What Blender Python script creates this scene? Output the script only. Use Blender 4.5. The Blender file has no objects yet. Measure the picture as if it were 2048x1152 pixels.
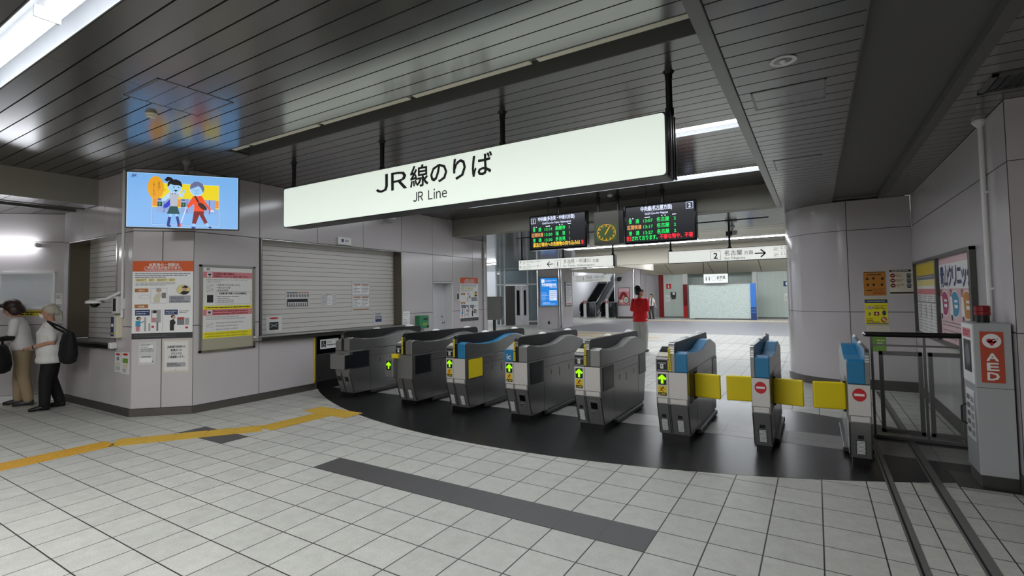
import bpy, bmesh, math, random
from mathutils import Vector, Matrix
random.seed(7)
PI = math.pi
SC = bpy.context.scene
COL = SC.collection

# ---------------------------------------------------------------- camera
cam_d = bpy.data.cameras.new('camera')
cam = bpy.data.objects.new('camera', cam_d)
COL.objects.link(cam)
F_PX, PPX, PPY, W_PX, H_PX = 995.5, 1021.0, 549.5, 2048, 1152
PITCH, ROLL, YAW, EYE = 0.0425493, -0.0157172, 0.5486395, 1.5119
fwd = Vector((-math.sin(YAW) * math.cos(PITCH), math.cos(YAW) * math.cos(PITCH), math.sin(PITCH)))
rgt = Vector((math.cos(YAW), math.sin(YAW), 0))
upv = rgt.cross(fwd)
cr = math.cos(ROLL) * rgt + math.sin(ROLL) * upv
cu_ = -math.sin(ROLL) * rgt + math.cos(ROLL) * upv
m = Matrix((cr, cu_, -fwd)).transposed().to_4x4()
m.translation = Vector((0, 0, EYE))
cam.matrix_world = m
cam_d.sensor_fit = 'HORIZONTAL'
cam_d.sensor_width = 36.0
cam_d.lens = 36.0 * F_PX / W_PX
cam_d.shift_x = -(PPX - W_PX / 2) / W_PX
cam_d.shift_y = (PPY - H_PX / 2) / W_PX
cam_d.clip_start = 0.05
cam_d.clip_end = 200
SC.camera = cam

# ---------------------------------------------------------------- world, view
SC.view_settings.view_transform = 'Standard'
SC.view_settings.look = 'None'
SC.view_settings.gamma = 1.0
SC.view_settings.use_curve_mapping = False
SC.view_settings.exposure = 0.38
SC.cycles.use_denoising = True
SC.cycles.max_bounces = 8
SC.cycles.diffuse_bounces = 4
SC.cycles.glossy_bounces = 4
SC.cycles.sample_clamp_indirect = 6.0
world = bpy.data.worlds.new('world')
SC.world = world
world.use_nodes = True
bg = world.node_tree.nodes['Background']
bg.inputs[0].default_value = (0.85, 0.92, 1.0, 1)
bg.inputs[1].default_value = 1.2

# light levels (emission strengths of the lamps of the place)
LAMP = 24.0        # fluorescent troughs
HALL = 28.0        # lamps in the far hall
SIGN = 0.52        # backlit white signs
# the hall goes on behind the camera, with more ceiling troughs there
def area(name, loc, sx, sy, power, rot=(0, 0, 0)):
    l = bpy.data.lights.new(name, 'AREA'); l.shape = 'RECTANGLE'; l.size = sx; l.size_y = sy
    l.energy = power; l.color = (0.97, 0.99, 1.0)
    o = bpy.data.objects.new(name, l); COL.objects.link(o); o.location = loc; o.rotation_euler = rot
    return o
for yy in (-1.2, -3.5):
    area('ceiling_lamp', (-3.2, yy, 3.27), 5.0, 0.26, 150)

# ---------------------------------------------------------------- materials
def srgb(h):
    h = h.lstrip('#'); r = []
    for k in (0, 2, 4):
        v = int(h[k:k + 2], 16) / 255
        r.append(v / 12.92 if v <= 0.04045 else ((v + 0.055) / 1.055) ** 2.4)
    return (*r, 1)
MATS = {}
def mat(name, col='#808080', rough=0.5, metal=0.0, emit=None, es=1.0, noise=0.0, nscale=30.0, spec=0.5, bump=0.0, alpha=None, trans=0.0, ior=1.5):
    if name in MATS: return MATS[name]
    M = bpy.data.materials.new(name); M.use_nodes = True
    nt = M.node_tree; b = nt.nodes['Principled BSDF']
    c = srgb(col) if isinstance(col, str) else (*col, 1)
    b.inputs['Base Color'].default_value = c
    b.inputs['Roughness'].default_value = rough
    b.inputs['Metallic'].default_value = metal
    b.inputs['Specular IOR Level'].default_value = spec
    b.inputs['IOR'].default_value = ior
    if trans: b.inputs['Transmission Weight'].default_value = trans
    if alpha is not None: b.inputs['Alpha'].default_value = alpha
    if emit:
        b.inputs['Emission Color'].default_value = srgb(emit)
        b.inputs['Emission Strength'].default_value = es
    tc = nt.nodes.new('ShaderNodeTexCoord')
    nz = nt.nodes.new('ShaderNodeTexNoise'); nz.inputs['Scale'].default_value = nscale; nz.inputs['Detail'].default_value = 4
    nt.links.new(tc.outputs['Object'], nz.inputs['Vector'])
    mx = nt.nodes.new('ShaderNodeMix'); mx.data_type = 'RGBA'
    k = noise if noise else 0.03
    mx.inputs['A'].default_value = tuple(v * (1 - k) for v in c[:3]) + (1,)
    mx.inputs['B'].default_value = tuple(min(1, v * (1 + k)) for v in c[:3]) + (1,)
    nt.links.new(nz.outputs['Fac'], mx.inputs['Factor'])
    nt.links.new(mx.outputs['Result'], b.inputs['Base Color'])
    if bump:
        bp = nt.nodes.new('ShaderNodeBump'); bp.inputs['Strength'].default_value = bump; bp.inputs['Distance'].default_value = 0.002
        nt.links.new(nz.outputs['Fac'], bp.inputs['Height']); nt.links.new(bp.outputs['Normal'], b.inputs['Normal'])
    MATS[name] = M
    return M

def tile_mat(name, col, grout, size, ox, oy, gw=0.006, var=0.10, rough=0.45, noise=0.12, spec=0.5, gx=True, gy=True, size_y=None):
    """square floor tiles in world metres with per-tile variation and dark joints"""
    M = bpy.data.materials.new(name); M.use_nodes = True; nt = M.node_tree; N = nt.nodes; L = nt.links
    b = N['Principled BSDF']; b.inputs['Roughness'].default_value = rough; b.inputs['Specular IOR Level'].default_value = spec
    tc = N.new('ShaderNodeTexCoord'); sp = N.new('ShaderNodeSeparateXYZ'); L.new(tc.outputs['Object'], sp.inputs[0])
    def mth(op, a, bb=None, c=None):
        n = N.new('ShaderNodeMath'); n.operation = op
        for i, v in enumerate((a, bb, c)):
            if v is None: continue
            if isinstance(v, (int, float)): n.inputs[i].default_value = v
            else: L.new(v, n.inputs[i])
        return n.outputs[0]
    masks, cells = [], []
    for ax, off, on, sz in (('X', ox, gx, size), ('Y', oy, gy, size_y or size)):
        u = mth('DIVIDE', mth('SUBTRACT', sp.outputs[ax], off), sz)
        cells.append(mth('FLOOR', u))
        fr = mth('SUBTRACT', u, cells[-1])
        d = mth('MINIMUM', fr, mth('SUBTRACT', 1.0, fr))
        if on: masks.append(mth('LESS_THAN', d, gw / sz / 2))
    g = masks[0] if len(masks) == 1 else mth('MAXIMUM', masks[0], masks[1])
    cb = N.new('ShaderNodeCombineXYZ'); L.new(cells[0], cb.inputs[0]); L.new(cells[1], cb.inputs[1])
    wn = N.new('ShaderNodeTexWhiteNoise'); wn.noise_dimensions = '2D'; L.new(cb.outputs[0], wn.inputs['Vector'])
    nz = N.new('ShaderNodeTexNoise'); nz.inputs['Scale'].default_value = 9; nz.inputs['Detail'].default_value = 8; nz.inputs['Roughness'].default_value = 0.75
    L.new(tc.outputs['Object'], nz.inputs['Vector'])
    nf = N.new('ShaderNodeTexNoise'); nf.inputs['Scale'].default_value = 110; nf.inputs['Detail'].default_value = 3
    L.new(tc.outputs['Object'], nf.inputs['Vector'])
    v = mth('ADD', mth('MULTIPLY', mth('SUBTRACT', wn.outputs['Value'], 0.5), var), 1.0)
    v = mth('ADD', v, mth('MULTIPLY', mth('SUBTRACT', nz.outputs['Fac'], 0.5), noise * 2))
    v = mth('ADD', v, mth('MULTIPLY', mth('SUBTRACT', nf.outputs['Fac'], 0.5), noise * 1.6))
    vm = N.new('ShaderNodeVectorMath'); vm.operation = 'SCALE'; vm.inputs[0].default_value = srgb(col)[:3]; L.new(v, vm.inputs['Scale'])
    mx = N.new('ShaderNodeMix'); mx.data_type = 'RGBA'; L.new(g, mx.inputs['Factor']); L.new(vm.outputs[0], mx.inputs['A'])
    mx.inputs['B'].default_value = srgb(grout)
    L.new(mx.outputs['Result'], b.inputs['Base Color'])
    bp = N.new('ShaderNodeBump'); bp.inputs['Strength'].default_value = 0.4; bp.inputs['Distance'].default_value = 0.002
    L.new(mth('SUBTRACT', 1.0, g), bp.inputs['Height']); L.new(bp.outputs['Normal'], b.inputs['Normal'])
    MATS[name] = M
    return M

TX, TY = -0.3107, 2.938           # a joint crossing of the floor grid
tile_mat('floor_tile', '#b7b6ae', '#242220', 0.30, TX, TY, gw=0.008, var=0.10, rough=0.5, noise=0.30)
tile_mat('dark_tile', '#4a4848', '#3a3838', 0.30, TX, TY, gw=0.005, var=0.05, rough=0.5, noise=0.1)
tile_mat('black_tile', '#161617', '#343433', 0.60, TX, TY - 0.2, gw=0.004, var=0.12, rough=0.30, noise=0.2, spec=0.3, size_y=0.6)
tile_mat('mid_tile', '#8e8c89', '#3a3838', 0.60, TX, TY, gw=0.005, var=0.05, rough=0.38, noise=0.1)
tile_mat('green_tile', '#c2cdc4', '#a9b7ae', 0.10, 0, 0, gw=0.006, var=0.05, rough=0.35, noise=0.03, gy=False)

# tactile paving: yellow with raised bars or dots is real geometry
mat('tactile', '#c9992c', 0.55, noise=0.18, nscale=60)
mat('tactile_pale', '#c8a236', 0.55, noise=0.15, nscale=60)
mat('panel', '#c0babb', 0.15, noise=0.05, nscale=180, spec=0.5)
mat('joint', '#3c3839', 0.7)
mat('base_steel', '#6b6661', 0.35, 0.7, noise=0.12, nscale=8)
mat('base_dark', '#4a4744', 0.45, 0.3, noise=0.1)
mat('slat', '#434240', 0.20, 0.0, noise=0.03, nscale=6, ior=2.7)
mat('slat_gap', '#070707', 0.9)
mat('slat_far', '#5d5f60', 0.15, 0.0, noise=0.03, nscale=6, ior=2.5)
mat('plain_panel', '#5c5b58', 0.5, 0.2, noise=0.04)
mat('trim_metal', '#7b7a77', 0.35, 0.6)
mat('beam_paint', '#8b877e', 0.55, noise=0.05, nscale=4)
mat('beige', '#c5bfae', 0.6, noise=0.04)
mat('white_paint', '#d8d8d6', 0.5)
mat('white_wall', '#d0d0d2', 0.45, noise=0.03)
mat('steel', '#8f8e8b', 0.3, 0.85, noise=0.06, nscale=20)
mat('steel_dark', '#5c5b59', 0.32, 0.8, noise=0.06, nscale=20)
mat('steel_bright', '#c6c5c2', 0.2, 0.9)
mat('chrome', '#d9d9d9', 0.12, 1.0)
mat('black', '#0b0b0c', 0.35)
mat('black_gloss', '#060608', 0.12)
mat('black_metal', '#151515', 0.4, 0.3)
mat('dark_grey', '#2c2c2d', 0.4)
mat('grey', '#6e6d6b', 0.45)
mat('gate_grey', '#8b8a89', 0.34, 0.6, noise=0.05, nscale=25)
mat('gate_side', '#969594', 0.24, 0.85, noise=0.05, nscale=25)
mat('gate_light', '#d2cdc8', 0.38, 0.25, noise=0.05, nscale=40)
mat('gate_blue', '#1f78a6', 0.38)
mat('flap_yellow', '#f2d80a', 0.5, noise=0.07, nscale=60)
mat('yellow', '#e2cc20', 0.45)
mat('window_dark', '#15171b', 0.25)
mat('white', '#e6e6e4', 0.5)
mat('paper', '#dad9d6', 0.6, noise=0.03)
mat('plastic_film', '#c9c9c6', 0.18, noise=0.15, nscale=25)
mat('rail_grey', '#757371', 0.4, 0.3, noise=0.08)
mat('control_grey', '#9c9d97', 0.5)
mat('clock_case', '#35322b', 0.5)
mat('sign_dim', '#d2d4d2', 0.4, emit='#eef2ec', es=0.2)
mat('tile_blue', '#2f6fc0', 0.4)
mat('band_tile', '#77767a', 0.4)
mat('red', '#c41a20', 0.5)
mat('red_dark', '#7d0d12', 0.3)
mat('aed_white', '#a8a9aa', 0.45, noise=0.03)
mat('aed_red', '#b5482f', 0.5)
mat('orange', '#d4581a', 0.55)
mat('orange_brown', '#b06a2c', 0.55)
mat('pink', '#cf8087', 0.55)
mat('pink_pale', '#d6b3b8', 0.5)
mat('magenta', '#a82d62', 0.5)
mat('sky_blue', '#3d8fb5', 0.5)
mat('poster_orange', '#c27d28', 0.5)
mat('navy', '#1d3566', 0.5)
mat('ink', '#1c1c1e', 0.6)
mat('ink_grey', '#77767a', 0.6)
mat('ink_pale', '#a3a2a5', 0.6)
mat('pale_yellow', '#dccf86', 0.55)
mat('bright_yellow', '#e3d81e', 0.5)
mat('poster_yellow', '#c9b02a', 0.5)
mat('poster_amber', '#b5761a', 0.5)
mat('cream', '#cfc9b4', 0.55)
mat('khaki_board', '#a29d88', 0.55)
mat('green', '#2f7d55', 0.5)
mat('grass_green', '#6f9a3a', 0.5)
mat('skin', '#b98a70', 0.55, noise=0.06)
mat('skin_pale', '#c59a82', 0.55, noise=0.06)
mat('shutter', '#cdc9c4', 0.42, 0.1, noise=0.03)
mat('shutter_line', '#4c4847', 0.7)
mat('jamb_bronze', '#6b6357', 0.35, 0.6, noise=0.08, nscale=10)
mat('counter', '#4c4845', 0.3, 0.5)
mat('mirror_glass', '#dfe4e8', 0.08, 0.15)
mat('tube_lit', '#ffffff', 0.5, emit='#f4f9ff', es=LAMP)
mat('tube_hall', '#ffffff', 0.5, emit='#f4f9ff', es=HALL)
mat('tube_wall', '#ffffff', 0.5, emit='#f4f9ff', es=12.0)
mat('trough_white', '#626467', 0.5)
mat('trough_grey', '#565553', 0.6)
mat('lamp_off', '#c3beae', 0.5)
mat('sign_face', '#dfe6dc', 0.4, emit='#e4efe4', es=SIGN)
mat('sign_white', '#e6e8e4', 0.4, emit='#eef2ec', es=0.58)
mat('screen_blue', '#000000', 0.3, emit='#7cb4ee', es=0.74)
mat('ad_blue', '#000000', 0.3, emit='#1a84e2', es=0.74)
mat('led_black', '#08080b', 0.35, emit='#14141c', es=0.35)
for k, c, s in (('g', '#19e060', 1.1), ('w', '#d6deff', 1.1), ('o', '#f0a860', 1.0), ('y', '#f2c63a', 1.0), ('r', '#ee2233', 1.1), ('arrow', '#8cf000', 1.3),
                ('clock', '#e8a81a', 1.0), ('ctrl', '#4c6c2a', 0.35)):
    mat('led_' + k, '#000000', 0.5, emit=c, es=s)
def em(name, c, s=0.74): return mat(name, '#000000', 0.4, emit=c, es=s)
for n_, c_ in dict(s_yellow='#f0d818', s_orange='#f0920a', s_amber='#eca512', s_red='#f04e12', s_maroon='#7a1014', s_navy='#1c2a86', s_blue='#1a2ec8', s_green='#0f4a4c', s_black='#120c12',
                   s_grey='#8d90b8', s_lilac='#93a9dc', s_lilac_d='#7d92cc', s_pale='#b7dcfb', s_white='#e6eefc', s_hair='#6a7098', s_purple='#3a2a6e', s_vest='#b9bccb', s_skin='#9fd0f8', s_gr='#19a53c', s_brown='#3a1410').items():
    em(n_, c_)
def glass_mat(name, tint, mixf):
    M = bpy.data.materials.new(name); M.use_nodes = True; nt = M.node_tree; N = nt.nodes
    N.remove(N['Principled BSDF']); out = N['Material Output']
    t = N.new('ShaderNodeBsdfTransparent'); t.inputs[0].default_value = srgb(tint)
    g = N.new('ShaderNodeBsdfGlossy'); g.inputs['Roughness'].default_value = 0.03
    fr = N.new('ShaderNodeFresnel'); fr.inputs['IOR'].default_value = mixf
    mx = N.new('ShaderNodeMixShader'); nt.links.new(fr.outputs[0], mx.inputs[0]); nt.links.new(t.outputs[0], mx.inputs[1]); nt.links.new(g.outputs[0], mx.inputs[2])
    nt.links.new(mx.outputs[0], out.inputs[0]); MATS[name] = M
glass_mat('glass', '#e4ebe8', 1.45)
glass_mat('glass_rail', '#f7f9f8', 1.45)
glass_mat('glass_dark', '#aeb6b7', 1.5)

# ---------------------------------------------------------------- mesh builder
TXT = {}
def text_mesh(s, bold=0.0):
    key = (s, bold)
    if key in TXT: return TXT[key]
    c = bpy.data.curves.new('lettering', 'FONT'); c.body = s; c.size = 1.0;  c.resolution_u = 2
    o = bpy.data.objects.new('lettering', c); COL.objects.link(o)
    bpy.context.view_layer.update()
    dg = bpy.context.evaluated_depsgraph_get()
    me = bpy.data.meshes.new_from_object(o.evaluated_get(dg))
    vs = [(v.co.x, v.co.y) for v in me.vertices]; fs = [tuple(p.vertices) for p in me.polygons]
    bpy.data.objects.remove(o); bpy.data.curves.remove(c); bpy.data.meshes.remove(me)
    if vs:
        x0 = min(v[0] for v in vs); x1 = max(v[0] for v in vs); y0 = min(v[1] for v in vs); y1 = max(v[1] for v in vs)
    else: x0 = x1 = y0 = y1 = 0
    TXT[key] = (vs, fs, x0, x1, y0, y1)
    return TXT[key]

class B:
    def __init__(s): s.v = []; s.f = []; s.m = []; s.names = []
    def mi(s, name):
        if name not in s.names: s.names.append(name)
        return s.names.index(name)
    def add(s, vs, fs, mt, M=None):
        n = len(s.v)
        s.v += [tuple(M @ Vector(p)) if M else tuple(p) for p in vs]
        k = s.mi(mt) if isinstance(mt, str) else None
        for i, f in enumerate(fs):
            s.f.append(tuple(n + j for j in f)); s.m.append(k if k is not None else s.mi(mt[i]))
        return s
    def box(s, x0, x1, y0, y1, z0, z1, mt, M=None):
        vs = [(x, y, z) for z in (z0, z1) for x, y in ((x0, y0), (x1, y0), (x1, y1), (x0, y1))]
        return s.add(vs, [(3, 2, 1, 0), (4, 5, 6, 7), (0, 1, 5, 4), (1, 2, 6, 5), (2, 3, 7, 6), (3, 0, 4, 7)], mt, M)
    def prism(s, pts, axis, a, b, mt, cap=None, M=None):
        """pts: 2-D outline; axis x -> (y,z), y -> (x,z), z -> (x,y)"""
        def P(p, t): return {'x': (t, p[0], p[1]), 'y': (p[0], t, p[1]), 'z': (p[0], p[1], t)}[axis]
        n = len(pts)
        vs = [P(p, a) for p in pts] + [P(p, b) for p in pts]
        fs = [(i, (i + 1) % n, n + (i + 1) % n, n + i) for i in range(n)] + [tuple(range(n))[::-1], tuple(range(n, 2 * n))]
        ms = [mt] * n + [cap or mt] * 2
        return s.add(vs, fs, ms, M)
    def tube(s, pts, r, mt, n=10, caps=True, M=None):
        pts = [Vector(p) for p in pts]; rs = r if isinstance(r, (list, tuple)) else [r] * len(pts)
        vs, fs = [], []
        prev = None
        for i, p in enumerate(pts):
            d = (pts[min(i + 1, len(pts) - 1)] - pts[max(i - 1, 0)]).normalized()
            if prev is None:
                a = d.orthogonal().normalized()
            else:
                a = (prev - d * prev.dot(d)).normalized()
            prev = a; b = d.cross(a)
            for k in range(n):
                t = 2 * PI * k / n
                vs.append(p + (a * math.cos(t) + b * math.sin(t)) * rs[i])
        for i in range(len(pts) - 1):
            for k in range(n):
                fs.append((i * n + k, i * n + (k + 1) % n, (i + 1) * n + (k + 1) % n, (i + 1) * n + k))
        if caps:
            fs.append(tuple(range(n))[::-1]); fs.append(tuple((len(pts) - 1) * n + k for k in range(n)))
        return s.add(vs, fs, mt, M)
    def lathe(s, prof, mt, n=20, M=None):
        """prof: (r,z) pairs about the z axis"""
        vs = [(r * math.cos(2 * PI * k / n), r * math.sin(2 * PI * k / n), z) for r, z in prof for k in range(n)]
        fs = [(i * n + k, i * n + (k + 1) % n, (i + 1) * n + (k + 1) % n, (i + 1) * n + k) for i in range(len(prof) - 1) for k in range(n)]
        fs += [tuple(range(n))[::-1], tuple((len(prof) - 1) * n + k for k in range(n))]
        return s.add(vs, fs, mt, M)
    def loft(s, rings, mt, n=14, M=None):
        """rings: (centre, rx, ry, a, b): ellipse with axes a,b"""
        vs, fs = [], []
        for c, rx, ry, a, b in rings:
            c = Vector(c); a = Vector(a); b = Vector(b)
            for k in range(n):
                t = 2 * PI * k / n
                vs.append(c + a * rx * math.cos(t) + b * ry * math.sin(t))
        for i in range(len(rings) - 1):
            for k in range(n):
                fs.append((i * n + k, i * n + (k + 1) % n, (i + 1) * n + (k + 1) % n, (i + 1) * n + k))
        fs += [tuple(range(n))[::-1], tuple((len(rings) - 1) * n + k for k in range(n))]
        return s.add(vs, fs, mt, M)
    def ball(s, c, rx, ry, rz, mt, n=14, M=None):
        rings = []
        for i in range(1, 9):
            t = PI * i / 9
            rings.append(((c[0], c[1], c[2] - rz * math.cos(t)), rx * math.sin(t), ry * math.sin(t), (1, 0, 0), (0, 1, 0)))
        return s.loft(rings, mt, n, M)
    # ---- flat artwork on a board: viewer looks along +y, u to the right, v up
    def rect(s, u0, u1, v0, v1, mt, y=0.0, M=None):
        return s.add([(u0, y, v0), (u1, y, v0), (u1, y, v1), (u0, y, v1)], [(0, 1, 2, 3)], mt, M)
    def poly(s, pts, mt, y=0.0, M=None):
        return s.add([(p[0], y, p[1]) for p in pts], [tuple(range(len(pts)))], mt, M)
    def ell(s, u, v, ru, rv, mt, y=0.0, n=28, rot=0.0, M=None):
        c, sn = math.cos(rot), math.sin(rot)
        return s.poly([(u + ru * math.cos(2 * PI * k / n) * c - rv * math.sin(2 * PI * k / n) * sn, v + ru * math.cos(2 * PI * k / n) * sn + rv * math.sin(2 * PI * k / n) * c) for k in range(n)], mt, y, M)
    def stroke(s, p, q, w, mt, y=0.0, w2=None):
        p = Vector(p); q = Vector(q); d = (q - p).normalized(); nn = Vector((-d.y, d.x)); w2 = w if w2 is None else w2
        return s.poly([p + nn * w / 2, p - nn * w / 2, q - nn * w2 / 2, q + nn * w2 / 2], mt, y)
    def text(s, t, u, v, size, mt, y=0.0, align='l', width=None, bold=0.0, rot=0.0, M=None):
        d = bold * size * 1.25
        for k, (du, dv) in enumerate([(0, 0)] if not bold else [(-d, -d), (d, -d), (-d, d), (d, d), (0, 0)]): s.text1(t, u + du, v + dv, size, mt, y - k * 0.00015, align, width, 0.0, rot, M)
        return s
    def text1(s, t, u, v, size, mt, y=0.0, align='l', width=None, bold=0.0, rot=0.0, M=None):
        """size = height of the capitals / full character body; u,v = anchor on the baseline"""
        vs, fs, x0, x1, y0, y1 = text_mesh(t, bold)
        if not vs: return s
        k = size / 0.74
        kx = k if not width else width / max(1e-6, (x1 - x0))
        off = {'l': 0, 'c': -(x1 - x0) / 2 * kx, 'r': -(x1 - x0) * kx}[align]
        out = []
        for x, z in vs:
            px, pz = (x - x0) * kx + off, z * k
            if rot: px, pz = px * math.cos(rot) - pz * math.sin(rot), px * math.sin(rot) + pz * math.cos(rot)
            out.append((u + px, y, v + pz))
        return s.add(out, [tuple(f) for f in fs], mt, M)
    def tight(s, t, u, v, size, mt, y=0.0, width=1.0, bold=0.0, gap=0.13, space=0.32):
        """sans lettering from the full-width glyphs, closed up to even gaps"""
        fw = [(' ' if c == ' ' else chr(ord(c) + 0xFEE0)) for c in t]
        ws = [space if c == ' ' else (lambda q: q[3] - q[2])(text_mesh(c)) for c in fw]
        tot = sum(ws) + gap * (len(ws) - 1); kx = width / tot; x = u
        for c, w_ in zip(fw, ws):
            if c != ' ': s.text(c, x, v, size, mt, y, width=w_ * kx, bold=bold)
            x += (w_ + gap) * kx
        return s
    def lines(s, u0, u1, v0, v1, n, mt, y=0.0, fill=0.4, seed=1, M=None):
        """small print too fine to read: short broken bars"""
        rr = random.Random(seed); dv = (v1 - v0) / n
        for i in range(n):
            v = v1 - dv * (i + 0.5); u = u0; end = u1 - (u1 - u0) * rr.choice((0, 0, 0.05, 0.25, 0.45)) if n > 1 else u1
            while u < end - 0.004:
                w = min(rr.uniform(0.015, 0.06), end - u)
                s.rect(u, u + w, v - dv * fill / 2, v + dv * fill / 2, mt, y, M); u += w + rr.uniform(0.003, 0.008)
        return s
    def build(s, name, parent=None, bevel=0.0, smooth=False, flat=False, seg=2):
        me = bpy.data.meshes.new(name)
        me.from_pydata([tuple(p) for p in s.v], [], s.f)
        for nme in s.names: me.materials.append(MATS[nme])
        me.polygons.foreach_set('material_index', s.m)
        if not flat:
            bm = bmesh.new(); bm.from_mesh(me); bmesh.ops.recalc_face_normals(bm, faces=bm.faces); bm.to_mesh(me); bm.free()
        if smooth:
            me.polygons.foreach_set('use_smooth', [True] * len(me.polygons))
        me.update()
        o = bpy.data.objects.new(name, me); COL.objects.link(o)
        if parent is not None: o.parent = parent
        if bevel:
            md = o.modifiers.new('bevel', 'BEVEL'); md.width = bevel; md.segments = seg; md.limit_method = 'ANGLE'; md.angle_limit = math.radians(40)
        if smooth and not flat:
            pass
        return o

def tag(o, label, cat, group=None):
    o['label'] = label; o['category'] = cat
    if group: o['group'] = group
    return o
def thing(name, label, cat, loc=(0, 0, 0), rz=0.0, group=None):
    o = bpy.data.objects.new(name, None); COL.objects.link(o); o.empty_display_size = 0.1
    o.location = loc; o.rotation_euler = (0, 0, rz)
    return tag(o, label, cat, group)
def struct(name, b, **k):
    o = b.build(name, **k); o['kind'] = 'structure'; return o

# ================================================================ the setting
CH, CL, PITCH_S = 3.30, 2.92, 0.165
def frame(x, y, deg, z=0.0): return Matrix.Translation((x, y, z)) @ Matrix.Rotation(math.radians(deg), 4, 'Z')
M_LEFT = frame(-7.2, 0, 90)          # u = world y
M_FACE = frame(0, 3.02, 0)           # u = world x
M_CHAM = frame(-7.745, 3.02, 42.7)
M_BACK = frame(-10.12, 3.03, 43.6)
M_END = frame(0, 9.4, 0)
M_RIGHT = frame(1.25, 0, -90)        # u = -world y
M_CORNER = frame(0, 5.05, 0)
def panels(M, rects, gap=0.005, back=0.10, mt='panel'):
    b = B()
    for u0, u1, z0, z1 in rects:
        b.box(u0 + gap, u1 - gap, 0, 0.014, z0 + gap, z1 - gap, mt, M)
        b.box(u0, u1, 0.008, back, z0, z1, 'joint', M)
    return b

b = B(); b.box(-22, 8, -8, 44, -0.2, 0, 'floor_tile'); struct('floor', b)
# black lens of paving under the gates
def arc_pts(cy, sgn, x0, x1, n=60, cx=-2.882, r=7.885):
    return [(x0 + (x1 - x0) * i / n, cy + sgn * math.sqrt(r * r - (x0 + (x1 - x0) * i / n - cx) ** 2)) for i in range(n + 1)]
low = arc_pts(12.10, -1, -7.2, 1.25); top = arc_pts(-0.13, 1, -7.2, 1.25)
b = B(); b.prism(low + top[::-1], 'z', 0.0, 0.0015, 'black_tile'); struct('floor_black_paving', b)
b = B(); b.box(-7.1, 1.2, 5.735, 6.245, 0.0015, 0.003, 'mid_tile'); struct('floor_grey_band', b)
b = B(); b.box(TX - 12 * 0.3, TX - 2 * 0.3, TY, TY + 0.3, 0, 0.0015, 'dark_tile'); struct('floor_dark_strip', b)
b = B(); b.box(TX - 20 * 0.3, TX - 17 * 0.3, TY, TY + 0.3, 0, 0.0015, 'dark_tile'); struct('floor_dark_patch', b)
b = B()
b.box(-10, 3, 19.3, 28.0, 0, 0.0015, 'band_tile')
struct('floor_hall_bands', b)
b = B()
for y0, y1, x0, x1 in ((17.0, 17.3, -8.4, -4.6), (18.2, 18.5, -9.0, -6.2), (16.0, 16.06, -9, 2), (14.1, 14.16, -9, 2), (12.3, 12.36, -9, 2), (28.2, 28.5, -9, 0)):
    b.box(x0, x1, y0, y1, 0.0, 0.002, 'base_steel' if y1 - y0 < 0.1 else 'tactile')
struct('floor_hall_lines', b)

# left wall with the shuttered window, counter recess and staff door
b = panels(M_LEFT, [(3.522, 4.46, 2.455, CH), (4.46, 5.5, 2.455, CH), (5.5, 6.5, 2.455, CH), (6.5, 7.51, 2.455, CH), (7.51, 8.48, 2.455, CH), (8.48, 9.2, 2.455, CH),
                    (9.2, 9.98, 2.455, CL), (9.98, 10.62, 2.455, CL), (3.522, 4.46, 1.18, 2.455), (7.51, 8.48, 1.18, 2.455), (8.48, 9.18, 1.86, 2.455), (9.18, 9.98, 1.18, 2.455),
                    (9.98, 10.62, 1.18, 2.455), (3.522, 4.46, 0.1, 1.18), (4.46, 5.43, 0.1, 0.9), (7.51, 8.48, 0.1, 1.18), (9.18, 9.98, 0.1, 1.18), (9.98, 10.62, 0.1, 1.18)])
b.box(3.6, 10.62, 0.30, 0.5, 0, CH, 'white_paint', M_LEFT)        # the wall's far side
b.box(10.605, 10.62, 0.0, 0.5, 0, CL, 'panel', M_LEFT)
struct('wall_left', b)
b = panels(M_FACE, [(-10.12, -9.9, 0.1, 2.455), (-8.2, -7.745, 0.1, 1.18), (-8.2, -7.745, 1.18, 2.455), (-9.9, -9.05, 0.1, 0.9), (-9.05, -8.2, 0.1, 0.9),
                    (-10.12, -9.4, 2.455, CH), (-9.4, -8.65, 2.455, CH), (-8.65, -8.15, 2.455, CH), (-8.15, -7.745, 2.455, CH)])
b.box(-10.12, -7.9, 0.32, 0.42, 0, CH, 'joint', M_FACE)
struct('wall_window', b)
b = panels(M_CHAM, [(0, 0.36, 0.1, 1.18), (0.36, 0.741, 0.1, 1.18), (0, 0.36, 1.18, 2.46), (0.36, 0.741, 1.18, 2.46), (0, 0.741, 2.46, CH)])
struct('wall_pilaster', b)
b = panels(M_BACK, [(-4, -2, 0.1, 1.18), (-2, 0, 0.1, 1.18), (-4, -2, 1.18, 2.475), (-2, 0, 1.18, 2.475), (-4, -2, 2.475, CL), (-2, 0, 2.475, CL)])
struct('wall_back', b)
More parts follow.
